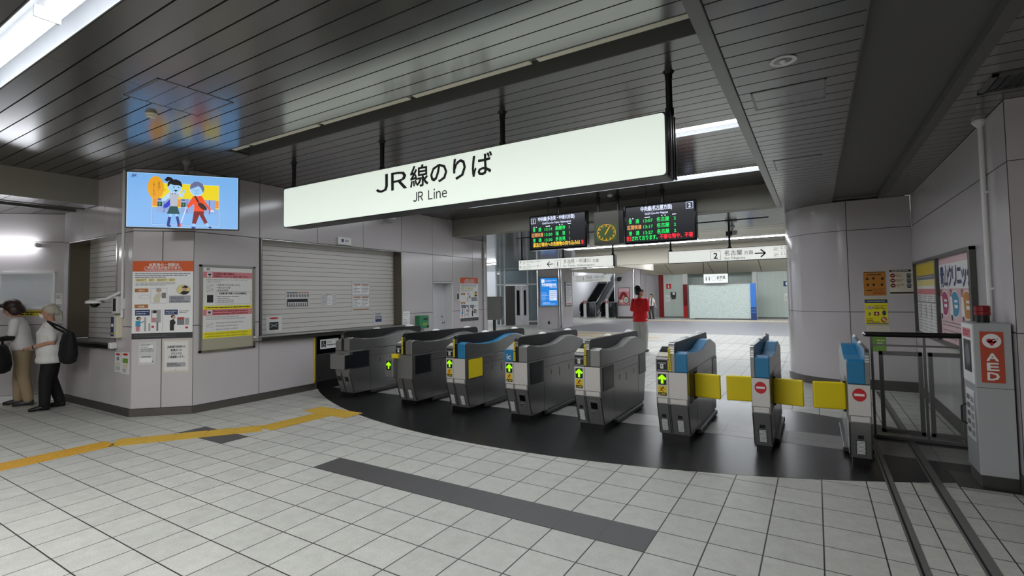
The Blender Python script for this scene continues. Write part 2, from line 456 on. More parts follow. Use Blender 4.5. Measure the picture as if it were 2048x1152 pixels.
# right side: wall facing us, rounded corner, poster wall, near corner
b = panels(M_END, [(0.45, 1.25, 0.1, 1.18), (0.45, 1.25, 1.18, 2.455), (0.45, 1.25, 2.455, CL)])
struct('wall_end', b)
def curved(r, z0, z1, a0, a1, mt, n=18, cx=0.45, cy=10.28, th=0.05):
    pts = [(cx + r * math.cos(a0 + (a1 - a0) * i / n), cy + r * math.sin(a0 + (a1 - a0) * i / n)) for i in range(n + 1)]
    inn = [(cx + (r - th) * math.cos(a0 + (a1 - a0) * i / n), cy + (r - th) * math.sin(a0 + (a1 - a0) * i / n)) for i in range(n + 1)]
    return pts, inn
b = B()
for z0, z1 in ((0.1, 1.18), (1.18, 2.455), (2.455, CL)):
    o_, i_ = curved(0.88, z0, z1, 1.5 * PI - 0.005, PI, 'panel')
    o_.append((-0.43, 10.75)); i_.append((-0.38, 10.75))
    vs = [(p[0], p[1], z) for z in (z0 + 0.004, z1 - 0.004) for p in o_ + i_[::-1]]
    n = len(o_) * 2
    fs = [(k, (k + 1) % n, n + (k + 1) % n, n + k) for k in range(n)]
    for q in range(len(o_) - 1):
        fs.append((q, q + 1, n - 2 - q, n - 1 - q)); fs.append((n + q, n + q + 1, 2 * n - 2 - q, 2 * n - 1 - q))
    b.add(vs, fs, 'panel')
b.box(-0.38, 0.9, 10.7, 10.75, 0, CL, 'panel')
pts, inn = curved(0.872, 0, CL, 1.5 * PI, PI, 'joint')
b.prism(pts + inn[::-1], 'z', 0.0, CL, 'joint')
wc = struct('wall_column', b)
for p in wc.data.polygons: p.use_smooth = True
md = wc.modifiers.new('edges', 'EDGE_SPLIT'); md.split_angle = math.radians(35)
b = B(); pts, inn = curved(0.895, 0, 0.1, 1.5 * PI, PI, 'base_steel'); b.prism(pts + inn[::-1], 'z', 0, 0.12, 'base_steel'); b.box(0.45, 1.24, 9.385, 9.4, 0, 0.15, 'base_dark'); struct('baseboard_end', b)
b = panels(M_RIGHT, [(-9.4, -5.066, 0.1, 1.18), (-9.4, -5.066, 1.18, 2.455), (-9.4, -5.066, 2.455, CL)])
struct('wall_right', b)
b = panels(M_CORNER, [(1.247, 5, 0.1, 1.18), (1.247, 5, 1.18, 2.455), (1.247, 5, 2.455, CL)], gap=0.003, back=0.016)
struct('wall_corner', b)
b = B(); b.box(-9.39, -5.05, -0.012, 0.005, 0, 0.14, 'base_dark', M_RIGHT); b.box(1.24, 5, -0.012, 0.005, 0, 0.12, 'base_dark', M_CORNER); struct('baseboard_right', b)
b = B(); b.box(3.51, 5.43, -0.012, 0.05, 0, 0.1, 'base_steel', M_LEFT); b.box(7.5, 8.48, -0.012, 0.05, 0, 0.1, 'base_steel', M_LEFT); b.box(9.18, 10.63, -0.012, 0.05, 0, 0.1, 'base_steel', M_LEFT)
b.box(-0.01, 0.75, -0.012, 0.05, 0, 0.1, 'base_steel', M_CHAM); b.box(-10.12, -7.75, -0.012, 0.05, 0, 0.1, 'base_dark', M_FACE); b.box(-4, 0, -0.012, 0.05, 0, 0.1, 'white_paint', M_BACK)
struct('baseboard_left', b)
# the room behind the camera
b = B(); b.box(-16, 8, -8, -7.8, 0, CH, 'panel'); struct('wall_behind', b)
b = B(); b.box(4.9, 5.1, -8, 5.3, 0, CH, 'panel'); struct('wall_side', b)
b = B(); b.box(-16.2, -16, -8, 3, 0, CH, 'panel'); struct('wall_lobby', b)

# main ceiling: long metal slats running across, recessed light troughs between
TROUGHS = [(-3.59, -3.29), (-1.31, -1.01), (0.97, 1.27), (3.25, 3.55), (5.53, 5.83), (7.81, 8.11)]
TX0, TX1 = -5.95, -0.50
b = B()
def slats(b, x0, x1, y0, y1, z, mt='slat', pitch=PITCH_S, seams=(), gap=0.012):
    n = max(1, round((y1 - y0) / pitch)); d = (y1 - y0) / n
    xs = [x0] + sorted(s for s in seams if x0 < s < x1) + [x1]
    for i in range(n):
        for xa, xb in zip(xs[:-1], xs[1:]):
            b.box(xa + 0.0015, xb - 0.0015, y0 + i * d + gap / 2, y0 + (i + 1) * d - gap / 2, z, z + 0.015, mt)
SE = (-4.70, -8.6)
prev = -8.0
for t0, t1 in TROUGHS:
    slats(b, -9.2 if prev < 3 else -7.2, TX1, prev, t0, CH, seams=SE)
    slats(b, -9.2 if prev < 3 else -7.2, TX0, t0, t1, CH, seams=SE)
    prev = t1
slats(b, -7.2, TX1, prev, 9.2, CH, seams=SE)
segs = [-8.0] + [v for t in TROUGHS for v in t] + [9.2]
b.box(-16, TX0, -8, 9.2, CH + 0.02, CH + 0.03, 'slat_gap')
for y0, y1 in zip(segs[0::2], segs[1::2]): b.box(TX0, TX1, y0, y1, CH + 0.02, CH + 0.03, 'slat_gap')
b.box(-22, 8, -8, 9.5, CH + 0.35, CH + 0.4, 'slat_gap')
struct('ceiling', b)
# lower ceiling on the right with a plain recessed strip, and its edge trim
b = B()
slats(b, -0.42, 0.28, -8, 9.45, CL); slats(b, 0.94, 1.25, 5.05, 9.4, CL); slats(b, 0.94, 5, -8, 5.05, CL)
b.box(0.28, 0.86, -8, 9.45, CL + 0.05, CL + 0.06, 'plain_panel'); b.box(0.272, 0.28, -8, 9.4, CL - 0.004, CL + 0.06, 'plain_panel'); b.box(0.86, 0.94, -8, 9.4, CL - 0.01, CL + 0.06, 'plain_panel')
b.box(-0.45, 0.27, -8, 9.4, CL + 0.02, CL + 0.03, 'slat_gap'); b.box(0.9, 5, -8, 9.4, CL + 0.02, CL + 0.03, 'slat_gap')
struct('ceiling_low', b)
b = B(); b.box(-0.50, -0.42, -8, 9.45, CL - 0.004, CL + 0.02, 'trim_metal'); b.box(-0.50, -0.485, -8, 9.2, CL, CH + 0.03, 'plain_panel'); b.box(-0.425, -0.42, -8, 9.2, CL - 0.008, CL, 'joint')
struct('trim_1', b)
b = B(); b.box(-7.25, -0.48, 9.2, 9.45, CL, CH + 0.1, 'beam_paint'); b.box(-0.48, 6, 9.42, 9.6, CL + 0.03, CH + 0.4, 'beam_paint'); struct('beam', b)
# lobby on the far left: lower ceiling behind a fascia, with a dark slot
b = B(); b.box(-8.89, -8.87, -8, 3.02, CL, CH, 'beam_paint')
n = 22
for i in range(n):
    y1 = 3.0 - i * 0.3
    for xa, xb in ((-9.35, -8.89), (-16, -9.72)): b.box(xa, xb, y1 - 0.295, y1 - 0.003, CL, CL + 0.015, 'slat')
b.box(-16, -8.89, -8, 3.6, CL + 0.12, CL + 0.14, 'slat_gap'); b.box(-9.37, -9.35, -5, 3.02, CL - 0.01, CL + 0.12, 'trim_metal'); b.box(-9.72, -9.70, -5, 3.02, CL - 0.01, CL + 0.12, 'trim_metal')
struct('ceiling_lobby', b)

# far hall
b = B()
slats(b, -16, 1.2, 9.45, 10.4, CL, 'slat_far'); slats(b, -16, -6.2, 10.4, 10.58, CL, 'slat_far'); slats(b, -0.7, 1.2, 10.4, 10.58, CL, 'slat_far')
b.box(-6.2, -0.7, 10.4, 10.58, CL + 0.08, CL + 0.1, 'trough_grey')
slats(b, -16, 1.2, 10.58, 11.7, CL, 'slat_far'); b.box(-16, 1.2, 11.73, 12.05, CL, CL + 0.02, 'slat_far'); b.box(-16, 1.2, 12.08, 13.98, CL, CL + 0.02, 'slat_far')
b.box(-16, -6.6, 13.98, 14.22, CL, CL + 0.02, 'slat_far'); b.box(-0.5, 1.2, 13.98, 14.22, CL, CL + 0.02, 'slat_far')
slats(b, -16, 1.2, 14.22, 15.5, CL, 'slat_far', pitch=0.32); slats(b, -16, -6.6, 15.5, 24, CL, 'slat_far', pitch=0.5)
b.box(-18, 1.2, 9.45, 15.6, CL + 0.2, CL + 0.22, 'slat_gap'); b.box(-18, -6.6, 15.6, 24, CL + 0.2, CL + 0.22, 'slat_gap')
struct('ceiling_far', b)
b = B(); b.box(-6.9, 1.4, 15.5, 15.75, 2.45, CL + 0.25, 'beige'); struct('beam_far', b); b = B(); b.box(-6.9, -6.6, 15.75, 24, CL - 0.3, 3.6, 'beige'); struct('beam_far_side', b)
b = B(); b.box(-16, 4, 15.7, 34, 3.45, 3.5, 'white_paint'); struct('ceiling_hall', b)

# ================================================================ ceiling lights
LAB = {0: None}
def trough(y0, y1, label, lit, tubes):
    t = thing('ceiling_light', label, 'light', (0, 0, 0), 0, 'recessed light troughs of the ceiling')
    b = B(); w = 'trough_white' if lit else 'trough_grey'; zt = CH + 0.16
    b.box(TX0, TX1, y0, y0 + 0.008, CH - 0.002, zt, w); b.box(TX0, TX1, y1 - 0.008, y1, CH - 0.002, zt, w); b.box(TX0, TX1, y0, y1, zt, zt + 0.01, w)
    b.box(TX0 - 0.008, TX0, y0, y1, CH - 0.002, zt, w); b.box(TX1, TX1 + 0.008, y0, y1, CH - 0.002, zt, w)
    b.build('housing', t)
    if lit:
        L = (TX1 - TX0 - 0.06) / tubes
        for k in range(tubes):
            x0 = TX0 + 0.03 + k * L
            b = B(); b.box(x0 + 0.012, x0 + L - 0.012, y0 + 0.10, y0 + 0.20, CH + 0.02, CH + 0.05, 'tube_lit'); b.build('tube', t, bevel=0.012)
            b = B(); b.box(x0 - 0.006, x0 + 0.012, y0 + 0.085, y0 + 0.215, CH + 0.015, CH + 0.09, 'white_paint'); b.build('end_cap', t)
            b = B(); b.box(x0, x0 + L, y0 + 0.13, y0 + 0.17, CH + 0.05, zt, 'white_paint'); b.build('lamp_bar', t)
    else:
        L = 1.25; x0 = TX1 - 0.02
        while x0 - L > TX0:
            b = B(); b.box(x0 - L + 0.03, x0 - 0.03, y0 + 0.008, y0 + 0.07, CH - 0.004, CH + 0.05, 'lamp_off'); b.build('tube', t, bevel=0.006)
            b = B(); b.box(x0 - 0.03, x0 + 0.03, y0 + 0.008, y0 + 0.09, CH + 0.03, CH + 0.1, 'dark_grey'); b.build('end_cap', t)
            x0 -= L
        b = B(); b.box(TX0 + 0.1, x0 - 0.03, y0 + 0.008, y0 + 0.07, CH - 0.004, CH + 0.05, 'lamp_off'); b.build('tube', t, bevel=0.006)
    return t
trough(0.97, 1.27, 'lit fluorescent trough nearest the viewer, cut by the top left of the picture', True, 3)
trough(3.25, 3.55, 'unlit light trough with cream covers in front of the long hanging sign', False, 0)
trough(5.53, 5.83, 'lit ceiling trough right behind the long hanging sign, mostly hidden by it', True, 4)
trough(7.81, 8.11, 'lit ceiling trough between the long sign and the departure boards', True, 4)
# hall lamps
def strip(x0, x1, y, z, label, w=0.2, mt='tube_hall', axis='x'):
    t = thing('strip_light', label, 'light', (0, 0, 0), 0, 'strip lights of the far hall')
    b = B(); b.box(x0, x1, y, y + w, z, z + 0.03, mt); b.build('diffuser', t)
    b = B(); b.box(x0 - 0.02, x1 + 0.02, y - 0.02, y + w + 0.02, z + 0.03, z + 0.06, 'white_paint'); b.build('housing', t)
strip(-6.55, -0.52, 14.0, CL - 0.005, 'long white light line across the ceiling behind the departure boards')
strip(-5.5, -0.5, 19.0, 3.38, 'strip light over the far hall hidden behind the beige beam')
strip(-8.5, -0.5, 23.0, 3.38, 'second strip light over the far hall behind the beige beam')
strip(-8.5, 0.5, 26.8, 3.38, 'farthest strip light in front of the toilet wall', w=0.3)
strip(-14.5, -11.5, 13.0, CL - 0.066, 'white strip light on the shiny ceiling beyond the end of the ticket office wall', w=0.15)
strip(-15.5, -11.5, 17.5, CL - 0.066, 'white strip light on the shiny ceiling in front of the glass doors', w=0.15)
strip(-13.6, -11.0, 32.5, 3.38, 'white strip light above the escalators', w=0.3)

# downlight, smoke detectors, hatches, vent
def disc_thing(name, label, cat, x, y, z, prof_list, group=None):
    t = thing(name, label, cat, (x, y, z), 0, group)
    for nme, prof, mt in prof_list:
        B().lathe(prof, mt, 28).build(nme, t, smooth=True).modifiers.new('e', 'EDGE_SPLIT').split_angle = math.radians(40)
    return t
disc_thing('downlight', 'round white unlit downlight in the low slatted ceiling', 'light', -0.118, 3.418, CL,
           [('trim_ring', [(0.072, 0.0), (0.075, -0.006), (0.055, -0.008), (0.05, 0.0)], 'white_paint'), ('reflector', [(0.05, -0.001), (0.02, -0.004)], 'steel'), ('bulb', [(0.016, -0.004), (0.016, -0.014), (0.008, -0.02)], 'white')])
disc_thing('smoke_detector', 'round cream smoke detector on the slatted ceiling in front of the screen', 'detector', -5.327, 2.211, CH,
           [('base', [(0.05, 0), (0.052, -0.012), (0.045, -0.016)], 'cream'), ('sensor_head', [(0.042, -0.012), (0.04, -0.034), (0.03, -0.042)], 'cream')])
disc_thing('smoke_detector', 'small flat white detector on the ceiling above the clock', 'detector', -3.1, 8.55, CH,
           [('base', [(0.05, 0), (0.05, -0.012)], 'white'), ('sensor_head', [(0.038, -0.01), (0.032, -0.03)], 'white')])
def hatch(x0, x1, y0, y1, z, label):
    t = thing('ceiling_hatch', label, 'hatch', (x0, y0, z), 0, 'access hatches in the slatted ceilings')
    w, d = x1 - x0, y1 - y0
    b = B()
    for a in ((0, w, 0, 0.014), (0, w, d - 0.014, d), (0, 0.014, 0, d), (w - 0.014, w, 0, d)): b.box(a[0], a[1], a[2], a[3], -0.004, 0.002, 'trim_metal')
    b.build('frame', t)
    b = B(); slats(b, 0.014, w - 0.014, 0.014, d - 0.014, -0.002, 'slat'); b.build('panel', t)
hatch(-5.04, -4.43, 1.878, 2.49, CH, 'square slatted access hatch in the ceiling between lit trough and wall screen')
hatch(-0.345, 0.115, 3.86, 4.25, CL, 'slatted access hatch in the low ceiling just past the downlight')
hatch(-0.34, 0.11, 6.02, 6.51, CL, 'slatted access hatch in the low ceiling farther from the downlight')
t = thing('air_vent', 'dark louvred air vent in the ceiling at the right edge of the picture', 'vent', (1.05, 4.42, CL))
b = B()
for a in ((0, 0.75, 0, 0.03), (0, 0.75, 0.35, 0.38), (0, 0.03, 0, 0.38), (0.72, 0.75, 0, 0.38)): b.box(a[0], a[1], a[2], a[3], -0.012, 0.003, 'plain_panel')
b.build('frame', t)
b = B(); b.box(0.03, 0.72, 0.03, 0.35, -0.002, 0.0, 'black')
for k in range(13): b.box(0.04 + k * 0.052, 0.052 + k * 0.052, 0.03, 0.35, -0.010, -0.002, 'black_metal')
b.build('louvre', t)

# ================================================================ long hanging sign
t = thing('hanging_sign', 'long white backlit sign reading JR Line over the ticket gates', 'sign', (-3.385, 3.93, 2.43))
HW = 2.435
b = B(); pr = []
for cx, cz, a0 in ((HW - 0.04, 0.475, 0), (-HW + 0.04, 0.475, 90), (-HW + 0.04, 0.04, 180), (HW - 0.04, 0.04, 270)):
    for k in range(6):
        a = math.radians(a0 + 18 * k); pr.append((cx + 0.028 * math.cos(a), cz + 0.028 * math.sin(a)))
b.prism(pr, 'y', -0.006, 0.01, 'sign_face'); spn = b.build('sign_panel', t)
b = B()
pr2 = [(x * 1.006, 0.2575 + (z - 0.2575) * 1.035) for x, z in pr]
b.prism(pr2, 'y', 0.0, 0.24, 'black_metal')
for y in (0.05, 0.12, 0.19): b.box(HW + 0.012, HW + 0.024, y, y + 0.025, 0.0, 0.52, 'black_metal')
b.build('casing', t)
b = B()
def U(x): return x + 3.385
b.tight('JR', U(-4.137), 0.25, 0.192, 'ink', -0.008, width=0.462, bold=0.010)
b.text('線のりば', U(-3.625), 0.262, 0.182, 'ink', -0.008, width=1.04, bold=0.016)
b.tight('JR Line', U(-3.588), 0.09, 0.098, 'ink', -0.008, width=0.454, bold=0.008)
b.build('lettering', spn, flat=True)
for x in (-5.78, -4.17, -2.54, -0.93 - 0.02):
    b = B(); b.tube([(U(x), 0.12, 0.52), (U(x), 0.12, CH - 2.43)], 0.026, 'black_metal', 12)
    b.lathe([(0.048, 0.0), (0.03, -0.02), (0.03, -0.06)], 'black_metal', 12, Matrix.Translation((U(x), 0.12, CH - 2.43)))
    b.lathe([(0.035, 0.06), (0.035, 0.0)], 'black_metal', 12, Matrix.Translation((U(x), 0.12, 0.51)))
    b.build('hanging_rod', t)

# ================================================================ departure boards and clock
def board(x0, x1, z0, z1, label, draw, rods):
    w, h = x1 - x0, z1 - z0
    t = thing('departure_board', label, 'departure board', (x0, 8.65, z0), 0, 'departure boards over the gates')
    b = B(); b.box(0, w, 0, 0.13, 0, h, 'black_gloss'); b.build('casing', t, bevel=0.006)
    b = B(); b.rect(0.03, w - 0.03, 0.03, h - 0.03, 'led_black', -0.002); sc_ = b.build('screen', t, flat=True)
    b = B(); draw(b, w, h); b.build('lettering', sc_, flat=True)
    for x in rods:
        b = B(); b.tube([(x, 0.07, h - 0.005), (x, 0.07, CH - z0)], 0.03, 'black_metal', 10); b.lathe([(0.05, 0), (0.05, -0.02)], 'black_metal', 12, Matrix.Translation((x, 0.07, CH - z0))); b.build('hanging_rod', t)
    b = B(); b.tube([(0.38, 0.08, h - 0.01), (0.38, 0.08, CH - z0)], 0.008, 'black_metal', 8); b.build('cable', t)
def rows(b, w, h, data):
    for i, (typ, tc, tm, dst, no) in enumerate(data):
        v = h - 0.315 - i * 0.105
        if len(typ) == 2:
            b.text(typ[0], 0.08, v, 0.062, tc, -0.004, width=0.055, bold=0.012); b.text(typ[1], 0.205, v, 0.062, tc, -0.004, width=0.06, bold=0.012)
        else: b.text(typ, 0.055, v, 0.062, tc, -0.004, width=0.25, bold=0.008)
        b.text(tm, 0.34, v, 0.056, 'led_g', -0.004, width=0.165, bold=0.006)
        if len(dst) == 2:
            b.text(dst[0], 0.58, v, 0.062, 'led_g', -0.004, width=0.06, bold=0.012); b.text(dst[1], 0.72, v, 0.062, 'led_g', -0.004, width=0.06, bold=0.012)
        else: b.text(dst, 0.575, v, 0.062, 'led_g', -0.004, width=0.21, bold=0.012)
        b.text(no, 0.865, v, 0.056, 'led_g', -0.004, bold=0.008)
def heads(b, h):
    for u in (0.105, 0.155): b.ell(u, h - 0.232, 0.011, 0.011, 'led_w', -0.004, 12)
    for u in (0.665, 0.72): b.ell(u, h - 0.222, 0.011, 0.011, 'led_w', -0.004, 12)
    b.rect(0.365, 0.46, h - 0.238, h - 0.224, 'led_w', -0.004); b.rect(0.84, 0.905, h - 0.225, h - 0.211, 'led_w', -0.004)
def number_box(b, u, v, s, n):
    for a in ((u, u + s, v, v + 0.006), (u, u + s, v + s - 0.006, v + s), (u, u + 0.006, v, v + s), (u + s - 0.006, u + s, v, v + s)): b.rect(*a, 'led_w', -0.004)
    b.text(n, u + s / 2, v + s * 0.2, s * 0.6, 'led_w', -0.004, align='c', bold=0.02)
def d1(b, w, h):
    number_box(b, 0.04, h - 0.16, 0.10, '1')
    b.text('中央線(多治見・中津川方面)', 0.20, h - 0.115, 0.066, 'led_w', -0.004, width=0.78, bold=0.012)
    b.text('Chūō Line for Tajimi, Nakatsugawa', 0.29, h - 0.185, 0.036, 'led_w', -0.004, width=0.62, bold=0.012)
    heads(b, h)
    rows(b, w, h, [('普通', 'led_g', '13:14', '高蔵寺', '1'), ('区間快速', 'led_o', '13:20', '瑞浪', '1'), ('普通', 'led_g', '13:30', '多治見', '1')])
    b.text('駅及び車内への危険物の持ち込みは', 0.085, 0.07, 0.068, 'led_y', -0.004, width=1.0, bold=0.016)
    b.rect(1.115, 1.15, 0.065, 0.14, 'led_r', -0.004)
def d2(b, w, h):
    number_box(b, w - 0.16, h - 0.15, 0.115, '2')
    b.text('中央線(名古屋方面)', 0.30, h - 0.115, 0.07, 'led_w', -0.004, width=0.54, bold=0.012)
    b.text('Chūō Line for Nagoya', 0.37, h - 0.185, 0.036, 'led_w', -0.004, width=0.40, bold=0.012)
    heads(b, h)
    rows(b, w, h, [('普通', 'led_g', '13:07', '名古屋', '2'), ('区間快速', 'led_o', '13:17', '名古屋', '2'), ('普通', 'led_g', '13:27', '名古屋', '2')])
    b.text('禁止', 0.035, 0.065, 0.068, 'led_r', -0.004, width=0.09, bold=0.012)
    b.text('されております。', 0.13, 0.065, 0.068, 'led_g', -0.004, width=0.45, bold=0.016)
    b.text('不審な物や、不審', 0.62, 0.065, 0.068, 'led_r', -0.004, width=0.55, bold=0.014)
board(-4.825, -3.605, 2.403, 3.093, 'black departure board numbered 1 with green train times for Tajimi', d1, [0.62])
board(-2.875, -1.645, 2.395, 3.08, 'black departure board numbered 2 with green train times for Nagoya', d2, [0.66])
t = thing('hanging_clock', 'dark boxy clock with amber dial hanging between the departure boards', 'clock', (-3.46, 8.65, 2.43))
b = B(); b.box(0, 0.48, 0, 0.22, 0, 0.605, 'clock_case'); b.build('casing', t, bevel=0.008); b = B(); b.box(0.48, 0.56, 0.01, 0.21, 0.0, 0.59, 'black_metal'); b.build('side_box', t)
b = B(); b.rect(0.045, 0.435, 0.06, 0.37, 'led_ctrl', -0.002); dpl = b.build('dial_plate', t, flat=True)
b = B(); cu0, cv0, R0 = 0.24, 0.213, 0.135
pts = [(cu0 + 0.175 * math.cos(a * PI / 24), cv0 + 0.148 * math.sin(a * PI / 24)) for a in range(48)]
for i in range(48): b.stroke(pts[i], pts[(i + 1) % 48], 0.006, 'led_clock', -0.004)
for k in range(1, 13):
    a = PI / 2 - k * PI / 6
    b.text(str(k), cu0 + 0.148 * math.cos(a), cv0 + 0.125 * math.sin(a) - 0.017, 0.036, 'led_clock', -0.004, align='c', bold=0.015)
b.build('dial', dpl, flat=True)
def hand(a, l, w, nme):
    b = B(); d = (math.cos(a), math.sin(a)); b.stroke((cu0 - d[0] * 0.05, cv0 - d[1] * 0.05), (cu0 + d[0] * l, cv0 + d[1] * l), w, 'led_clock', -0.006); b.build(nme, dpl, flat=True)
hand(PI / 2 - 2 * PI * 5.2 / 60, 0.125, 0.011, 'minute_hand'); hand(PI / 2 - 2 * PI * (1 + 5.2 / 60) / 12, 0.085, 0.014, 'hour_hand')
for x in (0.05, 0.43):
    b = B(); b.tube([(x, 0.11, 0.6), (x, 0.11, CH - 2.43)], 0.028, 'black_metal', 10); b.lathe([(0.05, 0), (0.05, -0.02)], 'black_metal', 12, Matrix.Translation((x, 0.11, CH - 2.43))); b.build('hanging_rod', t)
b = B(); b.tube([(0.2, 0.12, 0.6), (0.2, 0.12, 0.66), (0.23, 0.12, 0.72)], 0.004, 'black_metal', 6); b.build('antenna', t)

# ================================================================ platform direction signs
def arrow(b, u, v, s, ang, mt, y):
    c, sn = math.cos(ang), math.sin(ang)
    R = lambda p: (u + p[0] * c - p[1] * sn, v + p[0] * sn + p[1] * c)
    w = s * 0.13
    b.stroke(R((-s / 2, 0)), R((s / 2 - w * 0.4, 0)), w, mt, y); b.stroke(R((s / 2, 0)), R((s * 0.05, s * 0.4)), w, mt, y); b.stroke(R((s / 2, 0)), R((s * 0.05, -s * 0.4)), w, mt, y)
def dir_sign(x0, x1, z0, z1, label, draw, rods, y=10.9):
    w, h = x1 - x0, z1 - z0
    t = thing('direction_sign', label, 'sign', (x0, y, z0), 0, 'platform direction signs')
    b = B(); b.box(0, w, 0, 0.16, 0, h, 'black_metal'); b.build('casing', t, bevel=0.006)
    b = B(); b.rect(0.014, w - 0.03, 0.01, h - 0.01, 'sign_white', -0.002); sc_ = b.build('sign_panel', t, flat=True)
    b = B(); draw(b, w, h); b.build('lettering', sc_, flat=True)
    for x in rods:
        b = B(); b.tube([(x, 0.08, h - 0.005), (x, 0.08, CL - z0)], 0.022, 'black_metal', 10); b.lathe([(0.04, 0.0), (0.04, 0.03)], 'black_metal', 10, Matrix.Translation((x, 0.08, h))); b.build('hanging_rod', t)
def obox(b, u0, u1, v0, v1, wd, mt, y):
    for a in ((u0, u1, v0, v0 + wd), (u0, u1, v1 - wd, v1), (u0, u0 + wd, v0, v1), (u1 - wd, u1, v0, v1)): b.rect(*a, mt, y)
def picto(b, u, v, s):
    obox(b, u, u + s, v, v + s, s * 0.06, 'ink_grey', -0.004); b.stroke((u + s * .2, v + s * .25), (u + s * .8, v + s * .7), s * .12, 'ink_grey', -0.004)
    b.ell(u + s * .4, v + s * .75, s * .08, s * .08, 'ink_grey', -0.004, 10)
def ds1(b, w, h):
    for v, e, en, a in ((0.15, 'エスカレーター', 'Escalator', PI / 2), (0.035, 'エレベーター', 'Elevator', 0.75 * PI)):
        arrow(b, 0.07, v + 0.045, 0.075, a, 'ink', -0.004); picto(b, 0.14, v, 0.075)
        b.text(e, 0.25, v + 0.03, 0.055, 'ink', -0.004, width=0.40); b.text(en, 0.25, v - 0.012, 0.024, 'ink_grey', -0.004)
    arrow(b, 0.90, 0.125, 0.16, PI, 'ink', -0.004)
    obox(b, 1.02, 1.19, 0.04, 0.21, 0.006, 'ink_grey', -0.004); b.text('1', 1.105, 0.065, 0.115, 'ink', -0.004, align='c', bold=0.02)
    b.text('多治見・中津川', 1.26, 0.125, 0.085, 'ink', -0.004, width=0.70); b.text('方面', 2.01, 0.125, 0.06, 'ink', -0.004)
    b.text('for Tajimi, Nakatsugawa', 1.25, 0.042, 0.05, 'ink', -0.004, width=0.80)
def ds2(b, w, h):
    obox(b, 0.86, 1.06, 0.03, 0.22, 0.006, 'ink_grey', -0.004); b.text('2', 0.96, 0.06, 0.125, 'ink', -0.004, align='c', bold=0.02)
    b.text('名古屋', 1.13, 0.12, 0.085, 'ink', -0.004, width=0.33, bold=0.006); b.text('方面', 1.49, 0.12, 0.065, 'ink', -0.004)
    b.text('for Nagoya', 1.13, 0.035, 0.055, 'ink', -0.004, width=0.38)
    arrow(b, 1.78, 0.125, 0.19, 0, 'ink', -0.004)
    for v, e, en in ((0.15, 'エスカレーター', 'Escalator'), (0.035, 'エレベーター', 'Elevator')):
        picto(b, 2.02, v, 0.075); b.text(e, 2.13, v + 0.03, 0.055, 'ink', -0.004, width=0.36); b.text(en, 2.13, v - 0.012, 0.024, 'ink_grey', -0.004)
dir_sign(-6.42, -3.88, 2.15, 2.415, 'white sign with arrow pointing to platform 1 for Tajimi and Nakatsugawa', ds1, (0.06, 1.22, 2.48))
dir_sign(-2.68, -0.12, 2.15, 2.415, 'white sign with arrow pointing to platform 2 for Nagoya', ds2, (0.04, 1.22))
t = thing('security_camera', 'black and white security camera hanging from the ceiling above platform 2 sign', 'camera', (-1.47, 11.5, CL))
b = B(); b.lathe([(0.06, 0), (0.06, -0.03), (0.025, -0.04), (0.025, -0.10)], 'white', 14); b.build('mount', t)
b = B(); b.box(-0.12, 0.0, -0.05, 0.05, -0.20, -0.10, 'black'); b.build('body', t, bevel=0.01); b = B(); b.box(0.0, 0.10, -0.045, 0.045, -0.19, -0.09, 'white'); b.build('housing', t, bevel=0.01)

